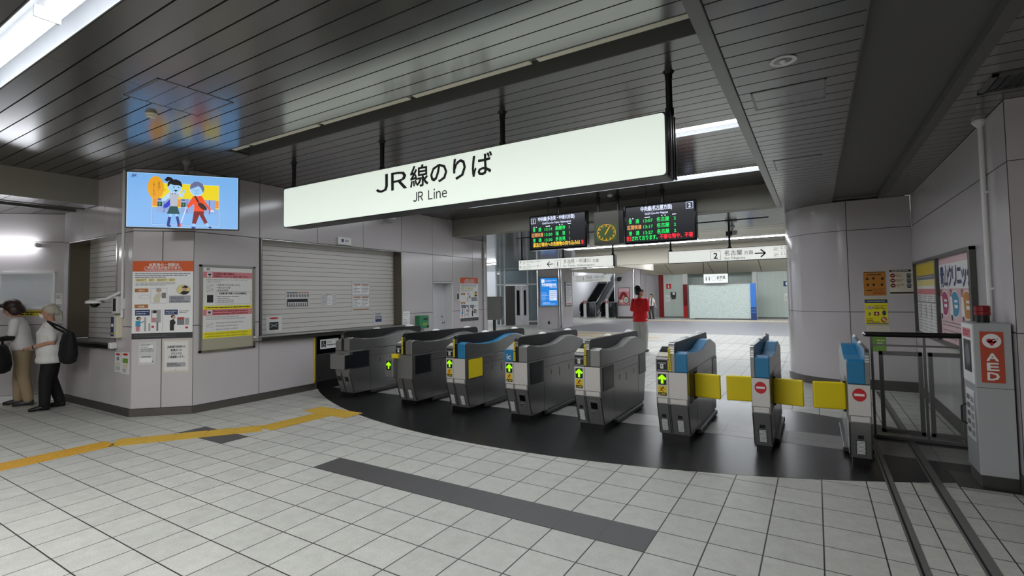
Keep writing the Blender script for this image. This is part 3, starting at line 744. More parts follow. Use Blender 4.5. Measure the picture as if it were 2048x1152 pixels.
# ================================================================ ticket gates
def gate(x0, w, label, fin=(0.13, 0.195), head_l=None, head_r='gate_grey', fin_side='black', rim='black', numbers=('', ''), arrow_on=True, arrow_box=False,
         reader='slot', window='window_dark', vents=(True, True), lock=False, noentry=False, flap_l=False, flap_r=False, dark_front=False, side='R'):
    t = thing('ticket_gate', label, 'ticket gate', (x0, 5.2, 0.0), 0, 'automatic ticket gates')
    narrow = w < 0.2
    b = B(); b.box(0.02, w - 0.02, 0.10, 1.58, 0.0, 0.07, 'black'); b.build('plinth', t)
    b = B()
    for xa, xb in ((w - 0.01, w + 0.035), (-0.035, 0.01)): b.box(xa, xb, 0.42, 1.45, 0.015, 0.06, 'dark_grey')
    b.build('kick_rail', t, bevel=0.008)
    # lower body, front edge leaning back toward the floor
    b = B(); b.prism([(0.10, 0.06), (0.0, 0.385), (0.0, 0.71), (1.69, 0.71), (1.67, 0.4), (1.58, 0.06)], 'x', 0, w, 'gate_grey', 'gate_side'); b.build('body', t, bevel=0.006)
    fl_ = lambda z: 0.10 * (0.385 - z) / 0.325            # y of the leaning front at height z
    # head modules either side of the fin
    sad = [(0.0, 0.712), (0.0, 0.90), (0.07, 0.917), (0.28, 0.880), (0.55, 0.866), (0.80, 0.876), (0.95, 0.908), (1.14, 0.948), (1.32, 0.948), (1.66, 0.868), (1.69, 0.84), (1.69, 0.712)]
    sadl = [(0.0, 0.712), (0.0, 0.848), (0.03, 0.862), (0.24, 0.945), (0.50, 0.925), (1.10, 0.945), (1.32, 0.945), (1.66, 0.868), (1.69, 0.84), (1.69, 0.712)]
    if fin[1] < w - 0.02:
        b = B(); b.prism(sad, 'x', fin[1], w, head_r, 'gate_side'); b.build('head', t, bevel=0.008)
    if fin[0] > 0.02:
        b = B(); b.prism(sad if narrow else sadl, 'x', 0, fin[0], head_l or 'gate_grey', 'gate_side'); b.build('head', t, bevel=0.008)
    # fin: the raised partition with a rounded nose
    pr = [(0.006, 0.712), (0.004, 0.93)] + [(0.06 - 0.056 * math.cos(a * PI / 12), 0.952 + 0.058 * math.sin(a * PI / 12)) for a in range(0, 7)] + [(1.70, 1.0), (1.74, 0.985), (1.765, 0.93), (1.74, 0.88), (1.60, 0.84), (1.5, 0.712)]
    b = B(); b.prism(pr, 'x', fin[0], fin[1], rim, fin_side); b.build('partition', t, bevel=0.004)
    b = B(); nose = [(0.02, -0.004), (0.016, 0.93)]
    for k in range(5):
        z = 0.90 + 0.022 * k; y = 0.0 if k < 2 else (0.004, 0.016, 0.04)[k - 2]
        b.box(fin[0] + 0.004, fin[1] - 0.004, y - 0.006, y + 0.02, z, z + 0.014, 'chrome')
    b.build('nose_trim', t)
    for y in (0.72, 1.52):
        b = B(); b.ball(((fin[0] + fin[1]) / 2 - (0 if narrow else 0.02), y, 0.992), 0.05 if not narrow else 0.02, 0.085, 0.034, 'white'); b.build('sensor_dome', t, smooth=True)
    # front plates
    f0 = (0.004, fin[0] - 0.004) if fin[0] > 0.02 else None
    f1 = (max(fin[0], 0.004) if fin[0] > 0.02 else 0.004, w - 0.004)
    plate = 'gate_grey' if dark_front else 'gate_light'; fp = None
    if not narrow:
        for a in ((0.004, fin[0] - 0.006), (fin[0] - 0.002, w - 0.004)):
            b = B(); b.box(a[0], a[1], -0.004, 0.01, 0.445, 0.706, plate); o_ = b.build('front_panel', t, bevel=0.003); fp = fp or o_
            b = B(); b.box(a[0] + 0.012, a[1] - 0.012, -0.003, 0.01, 0.392, 0.438, plate); b.build('skirt_panel', t, bevel=0.002)
    else:
        b = B(); b.box(0.004, w - 0.004, -0.004, 0.01, 0.445, 0.706, plate); fp = b.build('front_panel', t, bevel=0.003)
        b = B(); b.box(0.016, w - 0.016, -0.003, 0.01, 0.392, 0.438, plate); b.build('skirt_panel', t, bevel=0.002)
    cols = ((0.0, fin[0] - 0.004), (fin[0], w)) if not narrow else ((0.0, w),)
    # grooves and vents on the leaning lower front
    Mf = Matrix.Translation((0, 0.0, 0.385)) @ Matrix.Rotation(math.atan2(0.10, 0.325), 4, 'X')   # local z runs up the leaning face
    for i, (a, c) in enumerate(cols):
        b = B(); b.box(a + 0.002, a + 0.010, -0.003, 0.003, -0.325, -0.004, 'dark_grey', Mf); b.build('groove', t); b = B(); b.box(c - 0.010, c - 0.002, -0.003, 0.003, -0.325, -0.004, 'dark_grey', Mf); b.build('groove', t)
        mid = (a + c) / 2
        if vents[i] if i < len(vents) else False:
            b = B(); b.box(mid - 0.035, mid + 0.035, -0.002, 0.004, -0.30, -0.165, 'dark_grey', Mf)
            for k in range(10): b.box(mid - 0.03, mid + 0.03, -0.006, 0.002, -0.295 + 0.013 * k, -0.2885 + 0.013 * k, 'white', Mf)
            b.build('vent_grille', t)
            nm = numbers[i] if i < len(numbers) else ''
            if nm:
                b = B(); b.box(mid - 0.022, mid + 0.022, -0.002, 0.003, -0.155, -0.118, 'dark_grey', Mf); b.text(nm, mid, -0.149, 0.026, 'black', -0.004, align='c', bold=0.02, M=Mf); b.build('number_plate', t, flat=True)
        else:
            b = B(); b.box(mid - 0.045, mid + 0.045, -0.004, 0.004, -0.30, -0.05, 'gate_grey', Mf); b.box(mid - 0.038, mid + 0.038, -0.008, 0.0, -0.145, -0.07, 'black_gloss', Mf); b.build('receiver_panel', t)
            b = B(); b.lathe([(0.011, 0.0), (0.011, 0.008)], 'chrome', 14, Mf @ Matrix.Translation((mid - 0.02, -0.004, -0.19)) @ Matrix.Rotation(PI / 2, 4, 'X')); b.build('lock', t)
    xm = (fin[0] - 0.004) / 2
    if not narrow and arrow_on and not arrow_box:
        b = B(); b.rect(xm - 0.043, xm + 0.043, 0.578, 0.688, 'black', -0.0055); big_arrow(b, xm, 0.633, 0.092); b.build('arrow_display', fp, flat=True)
        warning(fp, xm)
    if not arrow_on and not arrow_box and not narrow:
        b = B(); b.box(0.0, w + 0.001, -0.10, 0.012, 0.44, 0.665, 'gate_grey'); b.build('front_box', t, bevel=0.008)
        b = B(); b.box(w, w + 0.004, -0.085, 0.08, 0.45, 0.655, 'window_dark'); b.build('flap_window', t)
    if arrow_box:
        b = B(); b.box(-0.115, 0.045, -0.09, 0.05, 0.392, 0.655, 'gate_grey'); dbx = b.build('display_box', t, bevel=0.012)
        b = B(); b.rect(-0.085, 0.005, 0.50, 0.625, 'black', -0.092); big_arrow(b, -0.04, 0.562, 0.10, -0.0925); b.build('arrow_display', dbx, flat=True)
        b = B(); b.box(-0.03, 0.10, -0.05, 0.0, 0.66, 0.72, 'yellow'); b.build('edge_strip', t, bevel=0.006)
    if not narrow and (arrow_on or arrow_box):
        # strip of yellow notices on the nose
        b = B()
        for z0, z1 in ((0.725, 0.83), (0.842, 0.955)):
            b.rect(fin[0] - 0.002, fin[0] + 0.024, z0, z1, 'yellow', -0.0065)
            for k in range(5): b.rect(fin[0] + 0.006, fin[0] + 0.016, z0 + 0.012 + k * 0.017, z0 + 0.022 + k * 0.017, 'ink', -0.007)
        b.build('notice_strip', t, flat=True)
        if reader == 'slot':
            b = B(); b.rect(0.012, fin[0] - 0.014, 0.73, 0.83, 'black', -0.0025); b.rect(0.024, fin[0] - 0.024, 0.79, 0.806, 'ink_pale', -0.003); b.rect(0.028, fin[0] - 0.028, 0.796, 0.80, 'black', -0.0035)
            b.rect(xm - 0.016, xm + 0.016, 0.742, 0.79, 'white', -0.0035); b.ell(xm, 0.77, 0.006, 0.010, 'black', -0.004, 10); b.build('ticket_slot', t, flat=True)
            Mr = Matrix.Translation((0, 0.03, 0.862)) @ Matrix.Rotation(math.atan2(0.083, 0.21), 4, 'X')
            b = B(); b.box(0.012, fin[0] - 0.008, 0.10, 0.215, -0.004, 0.006, 'black_gloss', Mr); b.build('card_reader', t)
            b = B(); b.box(0.012, fin[0] - 0.008, 0.006, 0.085, -0.004, 0.004, 'cream', Mr); b.build('ticket_tray', t)
        elif reader == 'ic':
            b = B(); b.box(-0.006, fin[0] - 0.008, -0.012, 0.05, 0.714, 0.86, 'gate_blue'); crc = b.build('card_reader_cover', t, bevel=0.01)
            b = B(); b.text('ic', xm, 0.742, 0.07, 'white', -0.0135, align='c', bold=0.02); b.build('lettering', crc, flat=True)
    if noentry:
        b = B(); u = w / 2; b.ell(u, 0.622, 0.05, 0.055, 'red', -0.0055, 30); b.rect(u - 0.036, u + 0.036, 0.612, 0.632, 'white', -0.006); b.build('no_entry_sign', fp, flat=True)
    # retracted flap windows in the flanks
    for sx in (w, 0.0):
        s_ = 1 if sx else -1
        if not (flap_r and s_ > 0) and not (flap_l and s_ < 0) and not narrow:
            b = B(); x_a, x_b = (sx - 0.004, sx + 0.003) if s_ > 0 else (sx - 0.003, sx + 0.004)
            b.box(x_a, x_b, 0.06, 0.40, 0.435, 0.70, 'dark_grey'); b.box(x_a + s_ * 0.002, x_b + s_ * 0.002, 0.07, 0.385, 0.445, 0.69, window); b.build('flap_window', t)
        if not narrow:
            b = B(); x_a, x_b = (sx - 0.004, sx + 0.003) if s_ > 0 else (sx - 0.003, sx + 0.004)
            b.box(x_a, x_b, 1.385, 1.688, 0.44, 0.70, 'dark_grey'); b.box(x_a + s_ * 0.002, x_b + s_ * 0.002, 1.395, 1.68, 0.45, 0.69, 'window_dark'); b.build('flap_window', t)
        b = B(); xa = sx + s_ * 0.0008
        for (ya, za, yb, zb) in ((0.42, 0.603, 1.36, 0.603), (0.42, 0.07, 0.42, 0.70), (1.34, 0.07, 1.34, 0.60)):
            b.box(min(xa, sx), max(xa, sx) , ya - 0.002, yb + 0.002, za - 0.002, zb + 0.002, 'black')
        b.build('panel_seam', t)
        if not narrow:
            b = B()
            for yy, zz, hh in ((0.62, 0.52, 0.03), (0.86, 0.50, 0.05), (1.16, 0.52, 0.03)): b.box(sx - 0.002, sx + 0.002, yy, yy + 0.012, zz - hh, zz + hh, 'dark_grey')
            b.build('latch', t)
    for s_, on in ((1, flap_r), (-1, flap_l)):
        if on:
            sx = w if s_ > 0 else 0.0
            b = B(); b.box(sx - 0.003, sx + 0.003, 0.10, 0.46, 0.39, 0.72, 'black_metal'); b.build('flap_recess', t)
            Mh = Matrix.Translation((sx, 0.34, 0.545)) @ Matrix.Rotation(s_ * math.radians(-8), 4, 'Z')
            b = B(); b.box(min(0.0, s_ * 0.262), max(0.0, s_ * 0.262), -0.018, 0.018, -0.125, 0.125, 'flap_yellow', Mh); fd = b.build('flap_door', t, bevel=0.014, seg=3)
            b = B(); b.tube([(s_ * 0.01, 0.0, -0.14), (s_ * 0.01, 0.0, 0.14)], 0.014, 'black_metal', 10, M=Mh); b.build('hinge', fd)
    return t
def big_arrow(b, u, v, s, y=-0.006):
    b.stroke((u, v - s * 0.46), (u, v + s * 0.25), s * 0.26, 'led_arrow', y)
    for sg in (-1, 1): b.stroke((u + sg * s * 0.40, v + s * 0.02), (u - sg * s * 0.06, v + s * 0.44), s * 0.26, 'led_arrow', y - 0.0002)
def warning(t, xm):
    b = B(); b.rect(xm - 0.043, xm + 0.043, 0.468, 0.568, 'yellow', -0.0055); b.rect(xm - 0.043, xm + 0.043, 0.468, 0.50, 'black', -0.006)
    b.ell(xm + 0.008, 0.553, 0.008, 0.008, 'ink', -0.0062, 12)
    for p, q, w_ in (((xm, 0.545), (xm - 0.012, 0.525), 0.014), ((xm - 0.012, 0.525), (xm + 0.012, 0.513), 0.008), ((xm + 0.012, 0.513), (xm + 0.010, 0.503), 0.006), ((xm - 0.012, 0.525), (xm - 0.030, 0.510), 0.007),
                     ((xm, 0.543), (xm + 0.026, 0.535), 0.006), ((xm, 0.543), (xm - 0.026, 0.545), 0.006)): b.stroke(p, q, w_, 'red', -0.0062)
    b.poly([(xm - 0.036, 0.474), (xm - 0.018, 0.474), (xm - 0.027, 0.492)], 'yellow', -0.0065); b.rect(xm - 0.01, xm + 0.036, 0.486, 0.491, 'yellow', -0.0065); b.rect(xm - 0.01, xm + 0.03, 0.477, 0.482, 'yellow', -0.0065)
    b.build('warning_sticker', t, flat=True)

gate(-6.385, 0.315, 'grey ticket gate next to the ticket office wall, with no arrow lit', arrow_on=False, reader=None, vents=(False, False), dark_front=True)
gate(-5.115, 0.315, 'dark grey ticket gate with arrow on a box jutting from its front', arrow_box=True, dark_front=True)
gate(-4.20, 0.315, 'ticket gate with blue top and closed yellow flap showing in its flank', head_r='gate_blue', window='flap_yellow')
gate(-3.277, 0.315, 'ticket gate with white letters ic on a blue box at its front', reader='ic', vents=(True, False))
gate(-2.357, 0.315, 'ticket gate numbered 4, grey topped, in front of the person in red', numbers=('4', ''), vents=(True, False), fin_side='dark_grey', rim='steel_dark')
gate(-1.436, 0.315, 'ticket gate with blue top, lit green arrow and opened yellow flap', head_r='gate_blue', numbers=('5', '6'), fin_side='dark_grey', rim='steel', flap_r=True)
gate(-0.547, 0.160, 'narrow ticket gate with no-entry sign and a yellow flap on both sides', fin=(0.0, 0.036), head_r='gate_blue', numbers=('6  7',), noentry=True, flap_l=True, flap_r=True, fin_side='gate_blue', rim='steel')
gate(0.206, 0.165, 'narrow ticket gate with no-entry sign beside the steel railing', fin=(0.129, 0.165), head_l='gate_blue', numbers=('7',), noentry=True, flap_l=True, fin_side='gate_blue', rim='steel')

# ================================================================ ticket office side
# roller shutters
def shutter(M_args, u0, u1, z0, z1, label, depth):
    t = thing('roller_shutter', label, 'shutter', (M_args[0], M_args[1], 0), math.radians(M_args[2]), 'roller shutters of the ticket office')
    b = B(); n = round((z1 - z0) / 0.0775); d = (z1 - z0) / n
    b.box(u0, u1, depth + 0.008, depth + 0.02, z0, z1, 'shutter_line')
    for k in range(n): b.box(u0, u1, depth, depth + 0.012, z0 + k * d + 0.003, z0 + (k + 1) * d - 0.003, 'shutter')
    b.build('curtain', t)
    b = B(); b.box(u0, u0 + 0.02, 0.0, depth, z0, z1, 'jamb_bronze'); b.build('jamb', t); b = B(); b.box(u1 - 0.02, u1, 0.0, depth, z0, z1, 'jamb_bronze'); b.build('jamb', t)
    b = B(); b.box(u0, u1, -0.012, depth, z1 - 0.012, z1, 'steel_bright'); b.box(u0 - 0.015, u0 + 0.006, -0.012, 0.02, z0, z1, 'steel'); b.box(u1 - 0.006, u1 + 0.015, -0.012, 0.02, z0, z1, 'steel_bright'); b.build('frame', t)
    return t
shutter((-7.2, 0, 90), 4.485, 7.505, 0.965, 2.45, 'wide cream roller shutter over the ticket counter, with notices stuck on it', 0.20)
shutter((0, 3.02, 0), -9.895, -8.205, 0.965, 2.45, 'narrow roller shutter behind the two women, reflecting a lamp', 0.25)
t = thing('shelf', 'long steel counter ledge under the wide shutter', 'counter', (-7.2, 4.41, 0), math.radians(90))
b = B(); b.box(0, 3.1, -0.10, 0.20, 0.935, 0.962, 'steel'); b.build('ledge', t, bevel=0.006)
b = B(); b.box(0, 3.1, -0.085, 0.02, 0.885, 0.935, 'steel_dark'); b.build('apron', t, bevel=0.004)
b = B(); b.box(-0.03, 0.03, -0.10, 0.0, 0.895, 0.965, 'steel_bright'); b.build('end_cap', t, bevel=0.012)
t = thing('shelf', 'dark counter ledge under the narrow shutter behind the women', 'counter', (-9.95, 3.02, 0), 0)
b = B(); b.box(0, 1.78, -0.08, 0.25, 0.93, 0.962, 'steel'); b.build('ledge', t, bevel=0.006)
b = B(); b.box(0, 1.78, -0.075, 0.02, 0.875, 0.93, 'black_metal'); b.build('apron', t)
b = B(); b.box(1.72, 1.80, -0.085, 0.0, 0.88, 0.965, 'white_paint'); b.build('end_cap', t, bevel=0.012)
t = thing('counter_cabinet', 'black and steel cabinet with a white wheelchair sign under the counter ledge', 'cabinet', (-7.2, 5.43, 0), math.radians(90))
b = B(); b.box(0.04, 2.07, 0.0, 0.15, 0.59, 0.885, 'black_gloss'); b.build('upper_panel', t)
b = B(); b.box(0.04, 2.07, -0.004, 0.15, 0.12, 0.575, 'steel_dark'); b.build('door', t, bevel=0.003)
b = B(); b.box(0.0, 0.04, -0.01, 0.15, 0.0, 0.885, 'steel'); b.box(-0.008, 0.012, -0.014, 0.0, 0.12, 0.86, 'poster_yellow'); b.build('side_post', t)
b = B(); b.box(0.0, 2.07, 0.01, 0.15, 0.0, 0.12, 'black'); b.build('plinth', t)
b = B()
for u in (0.10, 1.2):
    for z in (0.18, 0.53): b.lathe([(0.012, 0), (0.012, 0.006)], 'chrome', 12, Matrix.Translation((u, -0.004, z)) @ Matrix.Rotation(PI / 2, 4, 'X'))
b.build('bolt', t)
b = B(); b.box(0.12, 0.50, -0.004, 0.0, 0.66, 0.82, 'white'); b.rect(0.14, 0.235, 0.685, 0.795, 'black', -0.005)
b.ell(0.18, 0.779, 0.008, 0.009, 'white', -0.0055, 12); b.stroke((0.18, 0.768), (0.185, 0.735), 0.008, 'white', -0.0055); b.stroke((0.185, 0.738), (0.207, 0.735), 0.007, 'white', -0.0055); b.stroke((0.207, 0.738), (0.218, 0.708), 0.007, 'white', -0.0055)
for k in range(14):
    a0 = PI * 0.75 + k * PI * 1.15 / 14; a1 = a0 + PI * 1.15 / 14
    b.stroke((0.187 + 0.027 * math.cos(a0), 0.720 + 0.027 * math.sin(a0)), (0.187 + 0.027 * math.cos(a1), 0.720 + 0.027 * math.sin(a1)), 0.006, 'white', -0.0055)
b.lines(0.26, 0.36, 0.75, 0.785, 1, 'ink_pale', -0.005, 0.6); b.lines(0.26, 0.48, 0.70, 0.74, 1, 'ink_grey', -0.005, 0.6, 3)
b.build('wheelchair_sign', t)

# notices in plastic sleeves on the shutter (viewer's frame: origin bottom left)
def on(Mx, u, z):
    """world location and turn of a notice on a wall frame"""
    p = Mx @ Vector((u, 0, z)); return p, Mx.to_euler().z
def notice(Mx, u0, u1, z0, z1, label, draw, mt='paper', name='notice', cat='notice', depth=0.0, th=0.003, group='notices taped up around the ticket office'):
    p = Mx @ Vector((u0, depth, z0)); t = thing(name, label, cat, p, Mx.to_euler().z, group)
    b = B(); w, h = u1 - u0, z1 - z0; b.box(0, w, -th, 0.0, 0, h, mt); sh_ = b.build('sheet', t)
    b = B(); draw(b, w, h)
    for i, p_ in enumerate(b.v): b.v[i] = (p_[0], p_[1] - th, p_[2])
    b.build('print', sh_, flat=True); return t
Y1, Y2, Y3 = -0.0006, -0.0012, -0.0018
def nA(b, w, h):
    b.rect(0.02, w * .5, h * .86, h * .92, 'ink', Y1); b.rect(w * .52, w - .02, h * .86, h * .92, 'orange_brown', Y1)
    for k in range(4): b.rect(0.03 + k * .052, 0.068 + k * .052, h * .62, h * .80, 'ink_grey', Y1); b.rect(w * .54 + k * .052, w * .54 + .036 + k * .052, h * .62, h * .80, 'ink_grey', Y1)
    b.rect(0.03, w - 0.04, 0.01, h * .5, 'ink', Y1); b.rect(0.045, w - 0.055, 0.02, h * .30, 'paper', Y2)
    for k in range(8): b.rect(0.06 + k * .043, 0.088 + k * .043, h * .08, h * .25, 'ink_grey', Y3)
notice(M_LEFT, 5.03, 5.49, 1.385, 1.65, 'black and white strip notice on the wide shutter', nA, 'plastic_film', depth=0.199)
def nB(b, w, h):
    b.lines(0.02, w * .45, h * .2, h * .85, 6, 'ink_pale', Y1); b.rect(w * .42, w * .72, h * .08, h * .82, 'white', Y1); b.lines(w * .45, w * .7, h * .15, h * .75, 6, 'ink_pale', Y2, seed=4); b.rect(w * .3, w * .65, h * .87, h * .92, 'orange_brown', Y1)
notice(M_LEFT, 5.72, 6.04, 1.385, 1.61, 'small shiny plastic sleeve notice in the middle of the wide shutter', nB, 'plastic_film', depth=0.199)
def nC(b, w, h):
    for u in (0.03, w * .52):
        for v in (h * .55, h * .15):
            b.rect(u, u + w * .43, v, v + h * .26, 'white', Y1); b.lines(u + .01, u + w * .4, v + .01, v + h * .25, 5, 'ink_grey', Y2, seed=int(u * 100 + v * 10)); b.rect(u + .02, u + w * .38, v + h * .28, v + h * .31, 'orange_brown', Y1)
    b.rect(.03, w - .03, .02, .04, 'orange_brown', Y1)
notice(M_LEFT, 6.40, 6.84, 1.27, 1.86, 'tall crinkled plastic sleeve with four sheets on the wide shutter', nC, 'plastic_film', depth=0.199)
def nD(b, w, h):
    b.rect(w * .2, w * .85, h * .1, h * .6, 'navy', Y1); b.rect(w * .25, w * .8, h * .35, h * .55, 'ink_pale', Y2); b.lines(w * .2, w * .85, h * .68, h * .9, 2, 'ink', Y1)
notice(M_LEFT, 6.93, 7.18, 1.02, 1.24, 'small notice with a dark picture at the far lower end of the wide shutter', nD, 'plastic_film', depth=0.199)
def nE(b, w, h):
    b.ell(w * .5, h * .86, w * .28, h * .055, 'red', Y1); b.rect(w * .22, w * .78, h * .12, h * .62, 'dark_grey', Y1); b.stroke((w * .3, h * .5), (w * .7, h * .3), .012, 'ink_pale', Y2); b.stroke((w * .7, h * .5), (w * .3, h * .3), .012, 'ink_pale', Y2)
notice(M_LEFT, 4.69, 4.97, 1.00, 1.25, 'notice with red oval and dark picture at the lower near corner of the wide shutter', nE, 'paper', depth=0.199)
def nF(b, w, h): b.lines(.02, w - .02, h * .75, h * .92, 2, 'ink_pale', Y1); b.lines(.02, w - .02, h * .3, h * .6, 4, 'ink_pale', Y1, seed=6); b.rect(.04, w * .6, h * .05, h * .18, 'orange_brown', Y1)
notice(M_LEFT, 7.54, 7.74, 0.85, 1.23, 'small white leaflet sheet left of the green post box', nF, 'white')

# poster board in a metal frame
p = M_LEFT @ Vector((3.59, 0, 0.802)); t = thing('notice_board', 'metal framed notice board about train service information', 'notice board', p, PI / 2)
w, h = 0.79, 1.208
b = B(); b.box(0.02, w - .02, -0.012, 0, 0.02, h - .02, 'khaki_board'); b.build('back_board', t)
b = B()
for a in ((0, w, 0, .028), (0, w, h - .028, h), (0, .028, 0, h), (w - .028, w, 0, h)): b.box(a[0], a[1], -.025, 0, a[2], a[3], 'steel_bright')
b.build('frame', t)
b = B(); u0, u1 = 0.05, w - 0.045
b.box(u0, u1, -0.014, -0.012, 0.185, h - 0.035, 'paper')
Y = -0.0146
def poster_half(top, hh, head, jp):
    b.rect(u0, u1, top - 0.085, top, 'pink', Y); b.rect(u0 + .05, u0 + .115, top - .072, top - .012, 'white', Y - .0005); b.rect(u0 + .062, u0 + .104, top - .05, top - .026, 'ink', Y - .001); b.rect(u0 + .068, u0 + .098, top - .066, top - .056, 'ink', Y - .001)
    b.text(head[0], u0 + .135, top - .038, .026, 'red_dark', Y - .0005, width=.30 if jp else .50, bold=.02); b.text(head[1], u0 + .135, top - .074, .026, 'red_dark', Y - .0005, width=.50, bold=.02)
b.tight('JR', u0 + .03, h - .075, .03, 'ink', Y, width=.055, bold=.03)
T1 = h - .095
poster_half(T1, .5, ('在来線の運行情報は', 'JR東海のホームページ、SNSをご覧ください。'), True)
b.text('JR東海の在来線の運行状況をスマートフォン等でリアルタイムに', u0 + .04, T1 - .12, .02, 'ink_grey', Y, width=.58); b.text('ご確認いただけます。', u0 + .04, T1 - .15, .02, 'ink_grey', Y, width=.2)
for k, s_ in enumerate(('・列車運行状況(遅れ状況)', '・列車の走行位置', '・遅延証明書')): b.text(s_, u0 + .17, T1 - .195 - k * .038, .021, 'ink', Y, width=(.34, .2, .17)[k])
obox(b, u0 + .045, u0 + .135, T1 - .23, T1 - .175, .003, 'ink_pale', Y); obox(b, u0 + .045, u0 + .135, T1 - .285, T1 - .24, .003, 'ink_pale', Y)
b.stroke((u0 + .05, T1 - .22), (u0 + .13, T1 - .185), .006, 'ink_grey', Y); b.stroke((u0 + .05, T1 - .275), (u0 + .13, T1 - .25), .006, 'ink_grey', Y)
b.rect(u0 + .05, u0 + .135, T1 - .43, T1 - .325, 'ink', Y); obox(b, u0 + .17, u1 - .02, T1 - .455, T1 - .275, .003, 'ink_grey', Y)
b.text('在来線 運行情報 公式SNS(路線別)', u0 + .21, T1 - .315, .024, 'ink', Y, width=.40, bold=.02); b.lines(u0 + .19, u0 + .50, T1 - .44, T1 - .335, 4, 'ink_grey', Y)
b.rect(u0, u1, T1 - .525, T1 - .475, 'bright_yellow', Y); b.lines(u0 + .03, u1 - .03, T1 - .513, T1 - .487, 1, 'ink', Y - .0005, .5)
T2 = T1 - .525
poster_half(T2, .5, ('Please check our website & official account for', 'operation information of JR conventional line.'), False)
b.text('You can check operation information of JR', u0 + .04, T2 - .115, .02, 'ink', Y, width=.46); b.text('conventional line in real time with your smartphone.', u0 + .04, T2 - .143, .02, 'ink', Y, width=.56)
for k, s_ in enumerate(('Information of train operation status', 'Information of train location', 'Issuance of delay certificate')): b.text('· ' + s_, u0 + .16, T2 - .20 - k * .045, .022, 'ink', Y, width=(.40, .33, .33)[k])
obox(b, u0 + .045, u0 + .135, T2 - .24, T2 - .185, .003, 'ink_pale', Y); obox(b, u0 + .045, u0 + .135, T2 - .30, T2 - .25, .003, 'ink_pale', Y); b.stroke((u0 + .05, T2 - .23), (u0 + .13, T2 - .195), .006, 'ink_grey', Y)
b.rect(u0, u1, .187, .275, 'bright_yellow', Y); b.text('Using your smart phone while walking on the platform', u0 + .03, .240, .024, 'ink', Y - .0005, width=.60); b.text('is extremely dangerous, please refrain from doing so.', u0 + .03, .203, .024, 'ink', Y - .0005, width=.60)
b.build('poster', t)

